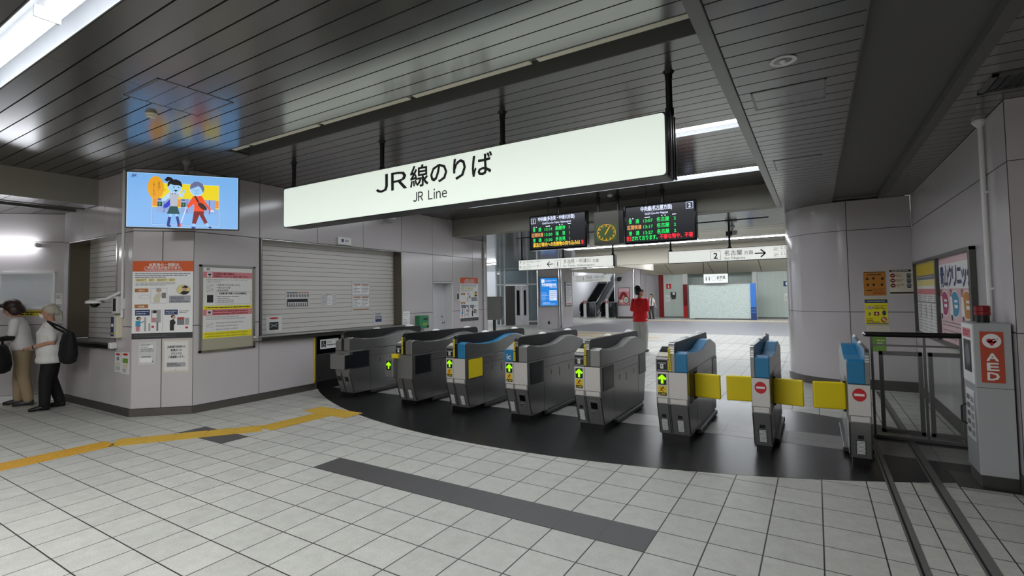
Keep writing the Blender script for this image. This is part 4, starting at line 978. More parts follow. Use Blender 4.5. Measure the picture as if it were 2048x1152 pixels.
# big orange poster, on the pilaster and again by the staff door
def service_poster(Mx, u0, u1, z0, z1, label, fine=True):
    def dr(b, w, h):
        W = lambda a: a * w; H = lambda a: a * h
        b.rect(0, w, H(.865), h, 'orange', Y1); b.text('JR東海の一部駅の', W(.26), H(.935), .035, 'white', Y2, width=W(.5), bold=.02); b.text('ご利用方法が変わります。', W(.19), H(.893), .035, 'white', Y2, width=W(.62), bold=.02)
        b.rect(W(.2), W(.82), H(.872), H(.882), 'pink_pale', Y2)
        b.lines(W(.04), W(.95), H(.78), H(.85), 3, 'navy', Y1, .35)
        for a0, a1 in ((.05, .23), (.26, .36), (.39, .57), (.59, .70)): b.rect(W(a0), W(a1), H(.735), H(.775), 'pale_yellow', Y1); b.lines(W(a0 + .015), W(a1 - .01), H(.742), H(.77), 2, 'ink_grey', Y2, .4)
        b.lines(W(.05), W(.7), H(.68), H(.725), 3, 'ink_grey', Y1, .4, 3)
        b.ell(W(.84), H(.625), W(.115), H(.065), 'ink_grey', Y1); b.ell(W(.84), H(.625), W(.11), H(.061), 'pale_yellow', Y2); b.ell(W(.86), H(.64), W(.04), H(.025), 'skin_pale', Y3); b.poly([(W(.80), H(.655)), (W(.87), H(.682)), (W(.92), H(.662)), (W(.90), H(.645))], 'ink', -.0022); b.poly([(W(.78), H(.58)), (W(.83), H(.612)), (W(.92), H(.605)), (W(.945), H(.60)), (W(.9), H(.567)), (W(.84), H(.562))], 'ink', Y3)
        for v, s_ in ((.60, '改札口'), (.395, '券売機')): b.rect(W(.04), W(.26), H(v), H(v + .047), 'orange_brown', Y1); b.text(s_, W(.15), H(v + .012), .018, 'white', Y2, align='c', bold=.02)
        # counter scene
        b.rect(W(.30), W(.57), H(.455), H(.66), 'white', Y1); obox(b, W(.30), W(.57), H(.455), H(.65), .003, 'ink_pale', Y2)
        b.poly([(W(.35), H(.46)), (W(.35), H(.53)), (W(.40), H(.585)), (W(.45), H(.585)), (W(.49), H(.55)), (W(.45), H(.53)), (W(.45), H(.46))], 'cream', Y3); b.ell(W(.43), H(.625), W(.045), H(.028), 'ink_pale', -.0022); b.ell(W(.44), H(.615), W(.03), H(.02), 'skin_pale', -.0025); b.rect(W(.48), W(.55), H(.52), H(.59), 'ink_grey', Y3)
        b.ell(W(.2), H(.54), W(.09), H(.025), 'ink_pale', Y1); b.ell(W(.2), H(.54), W(.085), H(.022), 'white', Y2)
        b.rect(W(.60), W(.96), H(.455), H(.55), 'ink_pale', Y1); b.lines(W(.63), W(.93), H(.465), H(.54), 4, 'navy', Y2, .4, 9)
        # machine scenes
        b.rect(W(.05), W(.29), H(.30), H(.375), 'navy', Y1); b.lines(W(.07), W(.27), H(.31), H(.365), 2, 'white', Y2, .3); b.rect(W(.53), W(.75), H(.305), H(.37), 'navy', Y1); b.lines(W(.55), W(.73), H(.315), H(.36), 2, 'white', Y2, .3); b.lines(W(.77), W(.94), H(.32), H(.36), 2, 'ink_grey', Y1, .4)
        b.ell(W(.11), H(.265), W(.04), H(.022), 'ink', Y1); b.ell(W(.125), H(.255), W(.025), H(.018), 'skin_pale', Y2); b.rect(W(.06), W(.14), H(.16), H(.235), 'sky_blue', Y1); b.rect(W(.065), W(.13), H(.10), H(.16), 'pink', Y1); b.stroke((W(.14), H(.21)), (W(.2), H(.225)), .012, 'sky_blue', Y1)
        b.rect(W(.2), W(.23), H(.1), H(.28), 'ink_pale', Y1); b.rect(W(.31), W(.47), H(.21), H(.37), 'ink_pale', Y1); b.ell(W(.37), H(.345), W(.035), H(.02), 'ink', Y2); b.rect(W(.33), W(.4), H(.27), H(.33), 'white', Y2); b.rect(W(.33), W(.38), H(.22), H(.27), 'pink', Y2)
        b.ell(W(.34), H(.155), W(.025), H(.014), 'red', Y1); b.rect(W(.27), W(.3), H(.1), H(.2), 'ink_pale', Y1); b.rect(W(.4), W(.43), H(.1), H(.22), 'ink_grey', Y1)
        b.rect(W(.495), W(.5), H(.1), H(.38), 'ink_pale', Y1)
        b.ell(W(.67), H(.28), W(.035), H(.022), 'ink', Y1); b.ell(W(.685), H(.27), W(.028), H(.018), 'skin_pale', Y2); b.poly([(W(.62), H(.1)), (W(.62), H(.23)), (W(.68), H(.25)), (W(.72), H(.2)), (W(.69), H(.17)), (W(.69), H(.1))], 'ink', Y1)
        b.rect(W(.74), W(.86), H(.17), H(.27), 'ink_grey', Y1); b.rect(W(.75), W(.85), H(.245), H(.265), 'red', Y2); b.rect(W(.87), W(.94), H(.17), H(.26), 'ink_pale', Y1); b.ell(W(.9), H(.135), W(.025), H(.014), 'red', Y1)
        b.rect(0, w, 0, H(.075), 'dark_grey', Y1); b.lines(W(.04), W(.75), H(.02), H(.06), 3, 'ink_grey', Y2, .25)
    return notice(Mx, u0, u1, z0, z1, label, dr, 'white', 'poster', 'poster', group='orange headed posters about station services')
service_poster(M_CHAM, 0.005, 0.735, 1.015, 2.055, 'large orange headed poster on the pilaster under the wall screen')
service_poster(M_LEFT, 9.47, 10.21, 0.92, 1.97, 'orange headed poster on the wall right of the staff door')
def nG(b, w, h): b.lines(.03, w - .03, h * .55, h * .9, 4, 'ink_grey', Y1, .4, 11); b.rect(.02, w - .04, h * .72, h * .86, 'white', Y1); b.lines(.04, w - .03, h * .08, h * .4, 3, 'ink_grey', Y1, .5, 12); b.rect(.02, w - .05, h * .1, h * .3, 'white', Y2)
notice(M_CHAM, 0.085, 0.30, 0.675, 0.98, 'shiny plastic sleeve notice on the pilaster, left of the sheet under the poster', nG, 'plastic_film')
def nH(b, w, h):
    b.rect(.02, w - .02, .02, h - .02, 'paper', Y1)
    for k, s_ in enumerate(('JR線運行時間外の', '駅構内への', '立ち入りは', 'ご遠慮願います。')): b.text(s_, w / 2, h * (.76 - k * .105), .026, 'ink', Y2, align='c', width=w * (.68, .42, .40, .62)[k], bold=.02)
    b.rect(w * .14, w * .86, h * .16, h * .30, 'ink_pale', Y2); b.lines(w * .17, w * .83, h * .17, h * .29, 3, 'ink', Y3, .35, 5); b.rect(w * .45, w * .5, h * .06, h * .08, 'ink_grey', Y2)
notice(M_CHAM, 0.38, 0.70, 0.565, 0.99, 'cream notice sheet of four lines on the pilaster below the orange headed poster', nH, 'cream')
def nI(b, w, h):
    b.ell(w * .5, h * .9, w * .36, h * .05, 'red', Y1); b.ell(w * .5, h * .68, w * .2, h * .1, 'ink_grey', Y1); b.rect(w * .15, w * .85, h * .34, h * .5, 'cream', Y1); b.lines(w * .15, w * .85, h * .1, h * .3, 3, 'ink_grey', Y1, .5, 8)
notice(M_FACE, -8.22, -8.03, 0.56, 0.83, 'narrow leaflet below the narrow shutter, nearer to the women', nI, 'paper')
def nI2(b, w, h):
    b.ell(w * .5, h * .9, w * .36, h * .05, 'red', Y1); b.rect(w * .15, w * .85, h * .5, h * .72, 'grass_green', Y1); b.rect(w * .2, w * .8, h * .28, h * .46, 'cream', Y1); b.lines(w * .15, w * .85, h * .06, h * .25, 3, 'ink_grey', Y1, .5, 9)
notice(M_FACE, -8.01, -7.79, 0.55, 0.84, 'narrow leaflet with a green picture at the edge of the pilaster', nI2, 'paper')

# staff door, intercom, post box, speaker, exit lamp, dome camera
b = B(); b.box(8.49, 9.17, 0.22, 0.24, 0, 1.835, 'white_wall', M_LEFT); b.box(8.485, 8.50, -0.006, 0.24, 0, 1.855, 'white_paint', M_LEFT); b.box(9.16, 9.18, -0.006, 0.24, 0, 1.855, 'white_paint', M_LEFT); b.box(8.485, 9.18, -0.006, 0.24, 1.835, 1.855, 'white_paint', M_LEFT)
d = struct('door_1', b)
b = B(); b.lathe([(0.03, 0), (0.03, 0.01), (0.012, 0.012), (0.012, 0.05), (0.028, 0.06), (0.028, 0.07)], 'steel_bright', 14, M_LEFT @ Matrix.Translation((9.05, 0.22, 0.93)) @ Matrix.Rotation(PI / 2, 4, 'X')); b.lathe([(0.022, 0), (0.02, 0.012)], 'steel', 14, M_LEFT @ Matrix.Translation((9.05, 0.22, 1.06)) @ Matrix.Rotation(PI / 2, 4, 'X'))
b.build('door_handle', d, smooth=True)
t = thing('intercom', 'small dark intercom on the wall right of the staff door', 'intercom', M_LEFT @ Vector((9.30, 0, 1.42)), PI / 2)
b = B(); b.box(0, 0.13, -0.03, 0, 0, 0.19, 'white_paint'); b.build('body', t, bevel=0.004); b = B(); b.box(0.01, 0.085, -0.034, -0.028, 0.03, 0.17, 'dark_grey'); b.build('front_plate', t)
t = thing('post_box', 'small green wall box with a slot left of the staff door', 'box', M_LEFT @ Vector((7.90, 0, 0.855)), PI / 2)
b = B(); b.box(0, 0.29, -0.13, 0, 0, 0.27, 'green'); b.build('body', t, bevel=0.006); b = B(); b.box(0.12, 0.25, -0.134, -0.128, 0.18, 0.215, 'black'); b.build('slot', t); b = B(); b.rect(0.1, 0.24, 0.06, 0.12, 'grass_green', -0.1315); b.build('label_plate', t, flat=True); b = B(); b.box(0.24, 0.28, -0.145, -0.13, 0.02, 0.06, 'black'); b.build('lock', t)
t = thing('wall_speaker', 'small white box on the wall above the wide shutter', 'speaker', M_LEFT @ Vector((5.87, 0, 2.47)), PI / 2)
b = B(); b.box(0, 0.29, -0.07, 0, 0, 0.135, 'white_paint'); b.build('body', t, bevel=0.008); b = B(); b.rect(0.07, 0.12, 0.045, 0.10, 'navy', -0.0715); b.rect(0.14, 0.23, 0.05, 0.09, 'ink_pale', -0.0715); b.build('label_plate', t, flat=True)
t = thing('dome_camera', 'white dome camera on the wall just below the long hanging sign', 'camera', M_LEFT @ Vector((7.0, 0, 3.04)), PI / 2)
b = B(); b.box(-0.3, -0.02, -0.03, 0, -0.02, 0.1, 'white_paint'); b.build('junction_box', t, bevel=0.01)
b = B(); b.lathe([(0.12, 0.02), (0.12, -0.02), (0.10, -0.05)], 'white', 20, Matrix.Translation((0.06, -0.13, 0.06))); b.build('housing', t, smooth=True)
b = B(); b.ball((0.06, -0.13, 0.01), 0.09, 0.09, 0.08, 'ink_pale', 18); b.build('dome', t, smooth=True)
t = thing('wall_pipe', 'thin white pipe at the end of the ticket office wall', 'pipe', M_LEFT @ Vector((10.45, 0, 0)), PI / 2)
b = B(); b.tube([(0, -0.025, 0.1), (0, -0.025, CL)], 0.022, 'white_paint', 12); b.build('pipe', t)
b = B()
for z in (0.6, 1.4, 2.3): b.box(-0.03, 0.03, -0.03, 0.002, z, z + 0.02, 'steel')
b.build('clip', t)
# conduit with camera arm and card reader beside the narrow shutter
t = thing('cable_conduit', 'thin white conduit down the corner beside the narrow shutter', 'pipe', M_FACE @ Vector((-7.98, 0, 0)))
b = B(); b.tube([(0, -0.02, 1.3), (0, -0.02, CH)], 0.017, 'white_paint', 10); b.build('pipe', t); b = B(); b.box(-0.03, 0.04, -0.045, 0.0, 1.42, 1.56, 'white_paint'); b.build('junction_box', t, bevel=0.004)
t = thing('desk_camera', 'white dome camera on an arm beside the narrow shutter', 'camera', M_FACE @ Vector((-8.03, 0, 1.62)))
b = B(); b.tube([(0, -0.02, 0.03), (-0.15, -0.12, -0.06), (-0.36, -0.16, -0.075)], 0.018, 'white_paint', 10); b.build('arm', t)
b = B(); b.lathe([(0.105, 0.0), (0.105, 0.03), (0.06, 0.05)], 'white_paint', 20, Matrix.Translation((-0.42, -0.16, -0.12))); b.build('housing', t)
b = B(); b.ball((-0.42, -0.16, -0.125), 0.06, 0.06, 0.05, 'black_gloss', 16); b.build('dome', t, smooth=True)
t = thing('card_terminal', 'white wall unit with a black window and a blue notice beside the narrow shutter', 'terminal', M_FACE @ Vector((-8.185, 0, 1.03)))
b = B(); b.box(0.0, 0.185, -0.07, 0, 0, 0.30, 'cream'); b.build('body', t, bevel=0.006); b = B(); b.rect(0.005, 0.10, 0.02, 0.285, 'navy', -0.0715); b.rect(0.02, 0.085, 0.15, 0.19, 'white', -0.072); b.rect(0.02, 0.085, 0.05, 0.07, 'poster_yellow', -0.072); b.build('notice_plate', t, flat=True)
b = B(); b.box(0.0, 0.14, -0.06, 0, 0.33, 0.56, 'white_paint'); b.build('reader_box', t, bevel=0.004); b = B(); b.rect(0.03, 0.12, 0.36, 0.53, 'black', -0.0615); b.build('reader_window', t, flat=True)

# screen hanging from the ceiling
ang = math.atan2(0.8775, 0.725); pc = Vector((-6.25, 2.94, 0)); TW, TH = 1.23, 0.70
t = thing('wall_screen', 'blue lit television showing a cartoon of a girl helping a person with a white cane', 'television', (-7.14, 2.70, 2.417), math.atan2(0.96, 0.77))
b = B(); b.box(0, TW, 0, 0.05, 0, TH, 'black'); b.build('casing', t, bevel=0.004)
b = B(); b.rect(0.012, TW - .012, 0.014, TH - .012, 's_pale', -0.0015); b.rect(0.018, TW - .018, 0.02, TH - .018, 'screen_blue', -0.002); tvs = b.build('screen', t, flat=True)
b = B()
kx, kz = TW / 1850.0, TH / 900.0
def S(p):   # artwork sketched on an 1850 x 900 sheet, top left origin
    return (p[0] * kx, TH - p[1] * kz)
def sp(pts, mt, lay): b.poly([S(p) for p in pts], mt, -0.0025 - lay * 0.0004)
def se(cx, cy, rx, ry, mt, lay, rot=0): b.ell(cx * kx, TH - cy * kz, rx * kx, ry * kz, mt, -0.0025 - lay * 0.0004, 28, rot)
def ss(p, q, w_, mt, lay, w2=None): b.stroke(S(p), S(q), w_ * kx, mt, -0.0025 - lay * 0.0004, None if w2 is None else w2 * kx)
def sr(x0, x1, y0, y1, mt, lay): sp([(x0, y1), (x1, y1), (x1, y0), (x0, y0)], mt, lay)
sr(410, 1510, 160, 840, 's_pale', 0); sr(418, 1502, 168, 560, 's_yellow', 1); sr(418, 1502, 560, 832, 's_lilac_d', 1); sr(425, 1495, 565, 826, 'screen_blue', 2); sr(418, 1502, 420, 540, 's_orange', 2)
for x0, x1 in ((490, 600), (606, 720), (870, 970), (976, 1340), (1346, 1450)): sr(x0, x1, 410, 640, 's_lilac', 3)
for x in (600, 970, 1340): sr(x, x + 8, 405, 645, 's_navy', 4)
for x in (505, 885): sr(x, x + 55, 420, 436, 's_black', 5); sr(x - 5, x + 68, 470, 540, 's_black', 5); ss((x + 30, 535), (x + 30, 495), 14, 's_gr', 6); ss((x + 6, 510), (x + 34, 482), 12, 's_gr', 6); ss((x + 56, 510), (x + 28, 482), 12, 's_gr', 6)
se(470, 245, 130, 185, 's_amber', 4); sp([(570, 250), (640, 275), (575, 310)], 's_amber', 4)
for i, (c, x, y) in enumerate([(c, 500, 150 + 34 * k) for k, c in enumerate('お手伝い')] + [(c, 425, 150 + 38 * k) for k, c in enumerate('しましょうか')]): b.text(c, x * kx, TH - (y + 30) * kz, 30 * kz, 's_brown', -0.0045)
# girl
sp([(700, 420), (600, 520), (590, 560), (640, 570), (700, 520)], 's_blue', 6); sp([(690, 300), (560, 430), (575, 465), (620, 455), (720, 360)], 's_pale', 6)
sp([(690, 310), (830, 310), (840, 350), (815, 540), (705, 540)], 's_vest', 7); sp([(730, 310), (790, 310), (760, 360)], 's_white', 8); sp([(735, 318), (760, 335), (785, 318), (785, 345), (760, 335), (735, 345)], 's_navy', 9)
sp([(810, 310), (890, 400), (935, 300), (905, 290), (880, 340), (850, 300)], 's_pale', 6); se(925, 285, 25, 25, 's_skin', 7)
sp([(700, 535), (820, 535), (860, 660), (650, 660)], 's_green', 8)
sp([(690, 660), (735, 660), (715, 720), (680, 720)], 's_skin', 7); sp([(780, 660), (825, 660), (830, 710), (795, 710)], 's_skin', 7); sp([(672, 705), (722, 710), (695, 850), (650, 850)], 's_navy', 8); se(690, 855, 32, 16, 's_navy', 8); sp([(792, 700), (838, 695), (868, 840), (830, 845)], 's_navy', 8); se(850, 850, 32, 15, 's_maroon', 8)
se(775, 220, 118, 105, 's_white', 8); se(775, 220, 112, 99, 's_skin', 9)
sp([(655, 215), (660, 150), (720, 105), (790, 95), (860, 120), (890, 170), (895, 220), (840, 190), (760, 190), (700, 175), (670, 220)], 's_black', 10); se(690, 95, 58, 30, 's_black', 10, -0.4); sp([(600, 100), (650, 85), (680, 120), (640, 140)], 's_black', 10)
for x in (760, 835): se(x, 225, 10, 10, 's_black', 11)
sp([(755, 268), (825, 268), (790, 300)], 's_black', 11)
# person with cane
sp([(1080, 350), (960, 540), (985, 570), (1120, 450)], 's_red', 7); sp([(1100, 345), (1210, 345), (1270, 420), (1260, 600), (1090, 600), (1100, 470)], 's_orange', 8); sp([(1090, 350), (1215, 350), (1262, 430), (1256, 604), (1095, 604)], 's_red', 9); sp([(1200, 350), (1380, 570), (1355, 595), (1240, 450)], 's_red', 8); se(1395, 590, 35, 14, 's_white', 9, -0.4)
sp([(1090, 355), (1115, 345), (1180, 450), (1150, 460)], 's_brown', 10); se(1230, 520, 95, 38, 's_brown', 10, -0.75)
sp([(1090, 600), (1260, 600), (1250, 650), (1320, 780), (1270, 810), (1180, 660), (1125, 810), (1060, 805)], 's_maroon', 9); sp([(1070, 805), (1110, 808), (1105, 860), (1075, 860)], 's_skin', 9); se(1085, 870, 35, 15, 's_navy', 10); sp([(1275, 805), (1310, 790), (1360, 850), (1340, 865)], 's_skin', 9); se(1360, 862, 28, 15, 's_navy', 10, -0.3)
ss((960, 560), (862, 860), 14, 's_white', 9); ss((885, 800), (862, 870), 14, 's_red', 10); se(960, 552, 28, 20, 's_skin', 10)
se(1135, 245, 118, 110, 's_white', 9); se(1135, 245, 110, 102, 's_skin', 10); sp([(1020, 245), (1030, 170), (1090, 120), (1160, 115), (1230, 150), (1260, 230), (1240, 300), (1200, 215), (1160, 185), (1100, 215)], 's_hair', 11)
for x in (1085, 1155): ss((x - 15, 255), (x + 15, 255), 6, 's_black', 12)
se(1120, 278, 10, 7, 's_grey', 12); ss((1110, 305), (1150, 305), 6, 's_black', 12)
b.tight('JR', 70 * kx, TH - 85 * kz, 40 * kz, 's_purple', -0.0035, width=95 * kx, bold=.03); sr(95, 135, 92, 97, 's_purple', 3)
b.build('picture', tvs, flat=True)
b = B(); b.tube([(TW / 2, 0.08, TH * .5), (TW / 2, 0.08, CH - 2.417)], 0.024, 'grey', 12); b.build('hanging_pole', t); b = B(); b.box(TW / 2 - .1, TW / 2 + .1, 0.05, 0.08, TH * .35, TH * .65, 'black'); b.build('bracket', t)
b = B(); b.lathe([(0.05, 0.0), (0.045, -0.03), (0.03, -0.05)], 'grey', 16, Matrix.Translation((TW / 2, 0.08, CH - 2.417))); b.build('ceiling_plate', t)

# back wall of the lobby: framed glass, tube lamp, stickers
t = thing('wall_mirror', 'white framed glass panel on the wall above the women', 'mirror', M_BACK @ Vector((-0.86, 0, 1.42)), math.radians(43.6))
w, h = 0.75, 0.585
b = B(); b.box(0.02, w - .02, -0.012, 0, .02, h - .02, 'mirror_glass'); b.build('glass', t)
b = B()
for a in ((0, w, 0, .03), (0, w, h - .03, h), (0, .03, 0, h), (w - .03, w, 0, h)): b.box(a[0], a[1], -.03, 0, a[2], a[3], 'white')
b.build('frame', t)
t = thing('tube_lamp', 'lit fluorescent tube on the wall above the white framed glass', 'lamp', M_BACK @ Vector((-1.6, 0, 2.42)), math.radians(43.6))
b = B(); b.tube([(0, -0.08, 0), (1.23, -0.08, 0)], 0.045, 'tube_wall', 14); b.build('tube', t, smooth=False); b = B(); b.box(-0.02, 1.25, -0.04, 0, -0.03, 0.03, 'white_paint'); b.box(1.235, 1.275, -0.11, 0, -0.03, 0.03, 'white_paint'); b.build('fitting', t)
def nJ(b, w, h): b.lines(.02, w - .02, h * .1, h * .9, 2, 'ink', Y1, .5)
notice(M_BACK, -0.60, -0.24, 1.32, 1.40, 'yellow strip notice below the white framed glass, behind the women', nJ, 'yellow')
def nK(b, w, h): b.lines(.005, w - .005, h * .7, h * .95, 4, 'ink', Y1, .4); b.lines(.005, w - .005, h * .1, h * .4, 4, 'ink', Y1, .4, 7)
notice(M_BACK, -0.11, -0.02, 1.38, 1.66, 'slim white notice in the corner left of the narrow shutter', nK, 'white')

# tactile paving
t = thing('tactile_path', 'yellow tactile guide path running across the floor to the gates', 'tactile paving', (0, 0, 0))
def bars(b, p, q, w, mt):
    p = Vector((*p, 0)); q = Vector((*q, 0)); d = (q - p).normalized(); n_ = Vector((-d.y, d.x, 0)); L = (q - p).length
    Mx = Matrix((( d.x, n_.x, 0, p.x), (d.y, n_.y, 0, p.y), (0, 0, 1, 0), (0, 0, 0, 1)))
    k = max(1, round(L / 0.3)); s_ = L / k
    for i in range(k):
        b.box(i * s_ + .002, (i + 1) * s_ - .002, -w / 2, w / 2, 0.0, 0.004, mt, Mx)
        for j in range(4): b.box(i * s_ + .012, (i + 1) * s_ - .012, -w / 2 + .03 + j * .075 - .0, -w / 2 + .06 + j * .075, 0.004, 0.0075, mt, Mx)
b = B(); bars(b, (-6.5, -7.5), (-6.5, 2.37), 0.3, 'tactile'); b.build('guide_strip', t)
b = B(); bars(b, (-6.47, 2.37), (-5.60, 3.52), 0.27, 'tactile_pale'); b.build('guide_strip', t)
b = B(); bars(b, (-5.57, 3.52), (-5.54, 4.33), 0.29, 'tactile_pale'); b.build('guide_strip', t)
b = B(); b.box(-5.97, -5.13, 4.33, 4.62, 0, 0.004, 'tactile_pale')
for i in range(14):
    for j in range(5): b.lathe([(0.018, 0.004), (0.012, 0.009)], 'tactile_pale', 8, Matrix.Translation((-5.94 + i * .06, 4.355 + j * .06, 0)))
b.build('warning_pad', t)

# ================================================================ right side
t = thing('aed_cabinet', 'white defibrillator cabinet with a red AED panel against the right wall', 'AED cabinet', (1.02, 5.12, 0))
b = B(); b.box(0, 0.215, 0, 0.35, 0.10, 1.245, 'aed_white'); b.build('body', t, bevel=0.005)
b = B(); b.box(0.01, 0.215, 0.006, 0.34, 0.0, 0.10, 'steel_dark'); b.build('plinth', t)
b = B(); b.box(-0.13, 0.22, -0.03, 0.36, 0.0015, 0.006, 'steel_dark'); b.build('floor_plate', t)
b = B(); b.box(0.036, 0.168, -0.003, 0.0, 0.80, 1.185, 'aed_red')
b.ell(0.102, 1.115, 0.054, 0.054, 'white', -0.0036); hc, hv = 0.102, 1.108
for sg in (-1, 1): b.ell(hc + sg * 0.013, hv + 0.009, 0.0165, 0.0155, 'red', -0.0042, 20)
b.poly([(hc - 0.0285, hv + 0.004), (hc, hv - 0.032), (hc + 0.0285, hv + 0.004), (hc, hv + 0.012)], 'red', -0.0042)
for p, q in (((hc + .005, hv + .004), (hc + .02, hv + .018)), ((hc + .02, hv + .018), (hc + .022, hv + .008)), ((hc + .022, hv + .008), (hc + .036, hv + .028))): b.stroke(p, q, .005, 'white', -0.0048)
b.poly([(hc + .040, hv + .034), (hc + .026, hv + .030), (hc + .036, hv + .018)], 'white', -0.0048)
for k, c in enumerate('AED'): b.text(c, 0.102, 0.965 - k * 0.072, 0.060, 'white', -0.0042, align='c', bold=0.03, width=0.064)
b.build('aed_panel', t)
b = B(); b.box(0.0, 0.215, -0.001, 0.35, 0.757, 0.760, 'joint'); b.build('door_seam', t)
Ml = Matrix.Translation((0, 0, 0)) @ Matrix.Rotation(-PI / 2, 4, 'Z')      # left flank: u runs toward the viewer
b = B(); b.box(-0.34, -0.02, -0.003, 0.0, 0.78, 1.235, 'white', Ml); b.rect(-0.30, -0.06, 1.13, 1.20, 'pink', -0.0036, Ml); b.lines(-0.28, -0.08, 1.14, 1.19, 2, 'red', -0.0042, .5, 1, Ml)
b.rect(-0.29, -0.07, 0.86, 1.11, 'black', -0.0036, Ml); b.ell(-0.18, 0.99, 0.07, 0.09, 'ink_grey', -0.0042, M=Ml)
b.build('flank_poster', t, flat=True)
b = B(); b.rect(-0.30, -0.06, 0.33, 0.72, 'white', -0.002, Ml)
for k in range(5):
    b.rect(-0.28, -0.19, 0.37 + k * 0.065, 0.41 + k * 0.065, 'ink_grey', -0.0026, Ml); b.rect(-0.17, -0.08, 0.36 + k * 0.065, 0.405 + k * 0.065, 'ink_pale', -0.0026, Ml)
b.build('leaflet', t, flat=True)
b = B(); b.tube([(-0.004, 0.30, 0.42), (-0.035, 0.30, 0.44), (-0.035, 0.30, 0.56), (-0.004, 0.30, 0.58)], 0.007, 'black_metal', 8); b.build('handle', t)
t = thing('warning_beacon', 'red warning lamp on top of the AED cabinet', 'beacon', (1.118, 5.30, 1.245))
B().lathe([(0.042, 0), (0.042, 0.055), (0.048, 0.058)], 'black', 22).build('base', t); B().lathe([(0.049, 0.058), (0.049, 0.085), (0.046, 0.088), (0.049, 0.092), (0.049, 0.125), (0.04, 0.133)], 'red_dark', 22).build('lens', t)

t = thing('glass_railing', 'steel framed glass railing with a black handrail between last gate and right wall', 'railing', (0, 6.40, 0))
b = B(); b.tube([(0.43, 0, 1.055), (1.197, 0, 1.055)], 0.026, 'black_metal', 16); b.build('handrail', t); b = B(); b.ball((0.43, 0, 1.055), 0.03, 0.026, 0.026, 'chrome', 14); b.build('end_cap', t, smooth=True)
for x in (0.478, 0.905, 1.182): b = B(); b.box(x - 0.011, x + 0.011, -0.011, 0.011, 0, 1.04, 'rail_grey'); b.build('post', t)
b = B(); b.box(0.47, 1.197, -0.008, 0.008, 0.935, 0.953, 'rail_grey'); b.build('upper_rail', t)
for xa, xb in ((0.535, 0.885), (0.93, 1.235)):
    b = B()
    for a in ((xa, xb, 0.06, 0.10), (xa, xb, 0.845, 0.885), (xa, xa + 0.035, 0.06, 0.885), (xb - 0.035, xb, 0.06, 0.885)): b.box(a[0], a[1], -0.018, 0.018, a[2], a[3], 'rail_grey')
    b.build('panel_frame', t, bevel=0.003)
    b = B(); b.box(xa + 0.03, xb - 0.03, -0.003, 0.003, 0.095, 0.85, 'glass_rail'); b.build('glass_panel', t)
b = B(); b.box(0.46, 1.235, -0.02, 0.02, 0.0, 0.03, 'rail_grey'); b.build('floor_channel', t)
for xs, label in (((0.418, 0.458), 'dark floor rail nearer the narrow gate'), ((0.715, 0.775), 'dark floor rail nearer the AED cabinet')):
    t = thing('floor_rail', label + ', running toward the viewer', 'rail', (xs[0], 0, 0), 0, 'sliding gate rails in the floor')
    b = B(); b.box(0, xs[1] - xs[0] + 0.015, -1.5, 9.2, 0.0015, 0.0045, 'rail_grey'); b.build('cover_plate', t); b = B(); b.box(0.012, 0.024, -1.5, 9.2, 0.0045, 0.0055, 'black_metal'); b.build('slot', t)

G2 = 'notices on the wall behind the railing'
def q1(b, w, h):
    b.rect(.01, w - .01, h * .96, h * .985, 'ink', Y1); b.lines(.05, w - .05, h * .84, h * .90, 1, 'ink', Y1, .6)
    for u, v in ((.1, .7), (.38, .72), (.78, .7), (.12, .45), (.38, .45), (.75, .45)): b.ell(w * u + .02, h * v, .016, .02, 'ink', Y1, 14)
    b.rect(w * .12, w * .38, h * .2, h * .24, 'ink', Y1); b.lines(w * .4, w * .95, h * .05, h * .3, 4, 'red_dark', Y1, .35)
notice(M_END, 0.64, 0.916, 1.43, 1.796, 'amber poster on the wall behind the railing, upper left of three', q1, 'poster_amber', 'poster', 'poster', group=G2)
def q2(b, w, h):
    b.rect(.0, w - .02, h * .90, h * .98, 'ink', Y1); b.rect(.0, w, 0.015, .04, 'ink', Y1); b.lines(.03, w - .05, h * .915, h * .96, 1, 'cream', Y2, .6)
    for k in range(3):
        b.ell(w * .14, h * (.76 - k * .2), .032, .03, 'red_dark', Y1); b.rect(w * .08, w * .2, h * (.745 - k * .2), h * (.775 - k * .2), 'cream', Y2); b.lines(w * .28, w * .6, h * (.69 - k * .2), h * (.83 - k * .2), 3, 'orange_brown', Y1, .4, k)
        b.ell(w * .82, h * (.77 - k * .2), .03, .028, 'ink_grey', Y1); b.rect(w * .74, w * .9, h * (.66 - k * .2), h * (.72 - k * .2), 'dark_grey', Y1)
notice(M_END, 0.962, 1.243, 1.44, 1.82, 'cream poster with three red discs on the wall behind the railing', q2, 'cream', 'poster', 'poster', group=G2)
def q3(b, w, h):
    b.rect(0, w, h * .84, h * .98, 'navy', Y1); b.lines(.03, w - .03, h * .88, h * .94, 1, 'ink_pale', Y2, .6); b.rect(0.01, w, 0.01, .03, 'ink_grey', Y1)
    for u in (.16, .30): b.ell(w * u, h * .67, .024, .026, 'red_dark', Y1); b.ell(w * u, h * .67, .017, .02, 'white', Y2); b.ell(w * u + .004, h * .665, .007, .009, 'ink', Y3)
    b.lines(w * .42, w * .95, h * .6, h * .76, 3, 'ink', Y1, .4); b.rect(w * .4, w * .62, h * .36, h * .5, 'red_dark', Y1); b.ell(w * .51, h * .43, .015, .02, 'cream', Y2); b.ell(w * .2, h * .42, .014, .03, 'ink_grey', Y1); b.ell(w * .84, h * .46, .024, .04, 'navy', Y1); b.ell(w * .82, h * .2, .04, .045, 'orange_brown', Y1); b.stroke((w * .75, h * .25), (w * .9, h * .15), .015, 'white', Y2); b.lines(w * .06, w * .62, h * .08, h * .26, 3, 'red_dark', Y1, .4, 5)
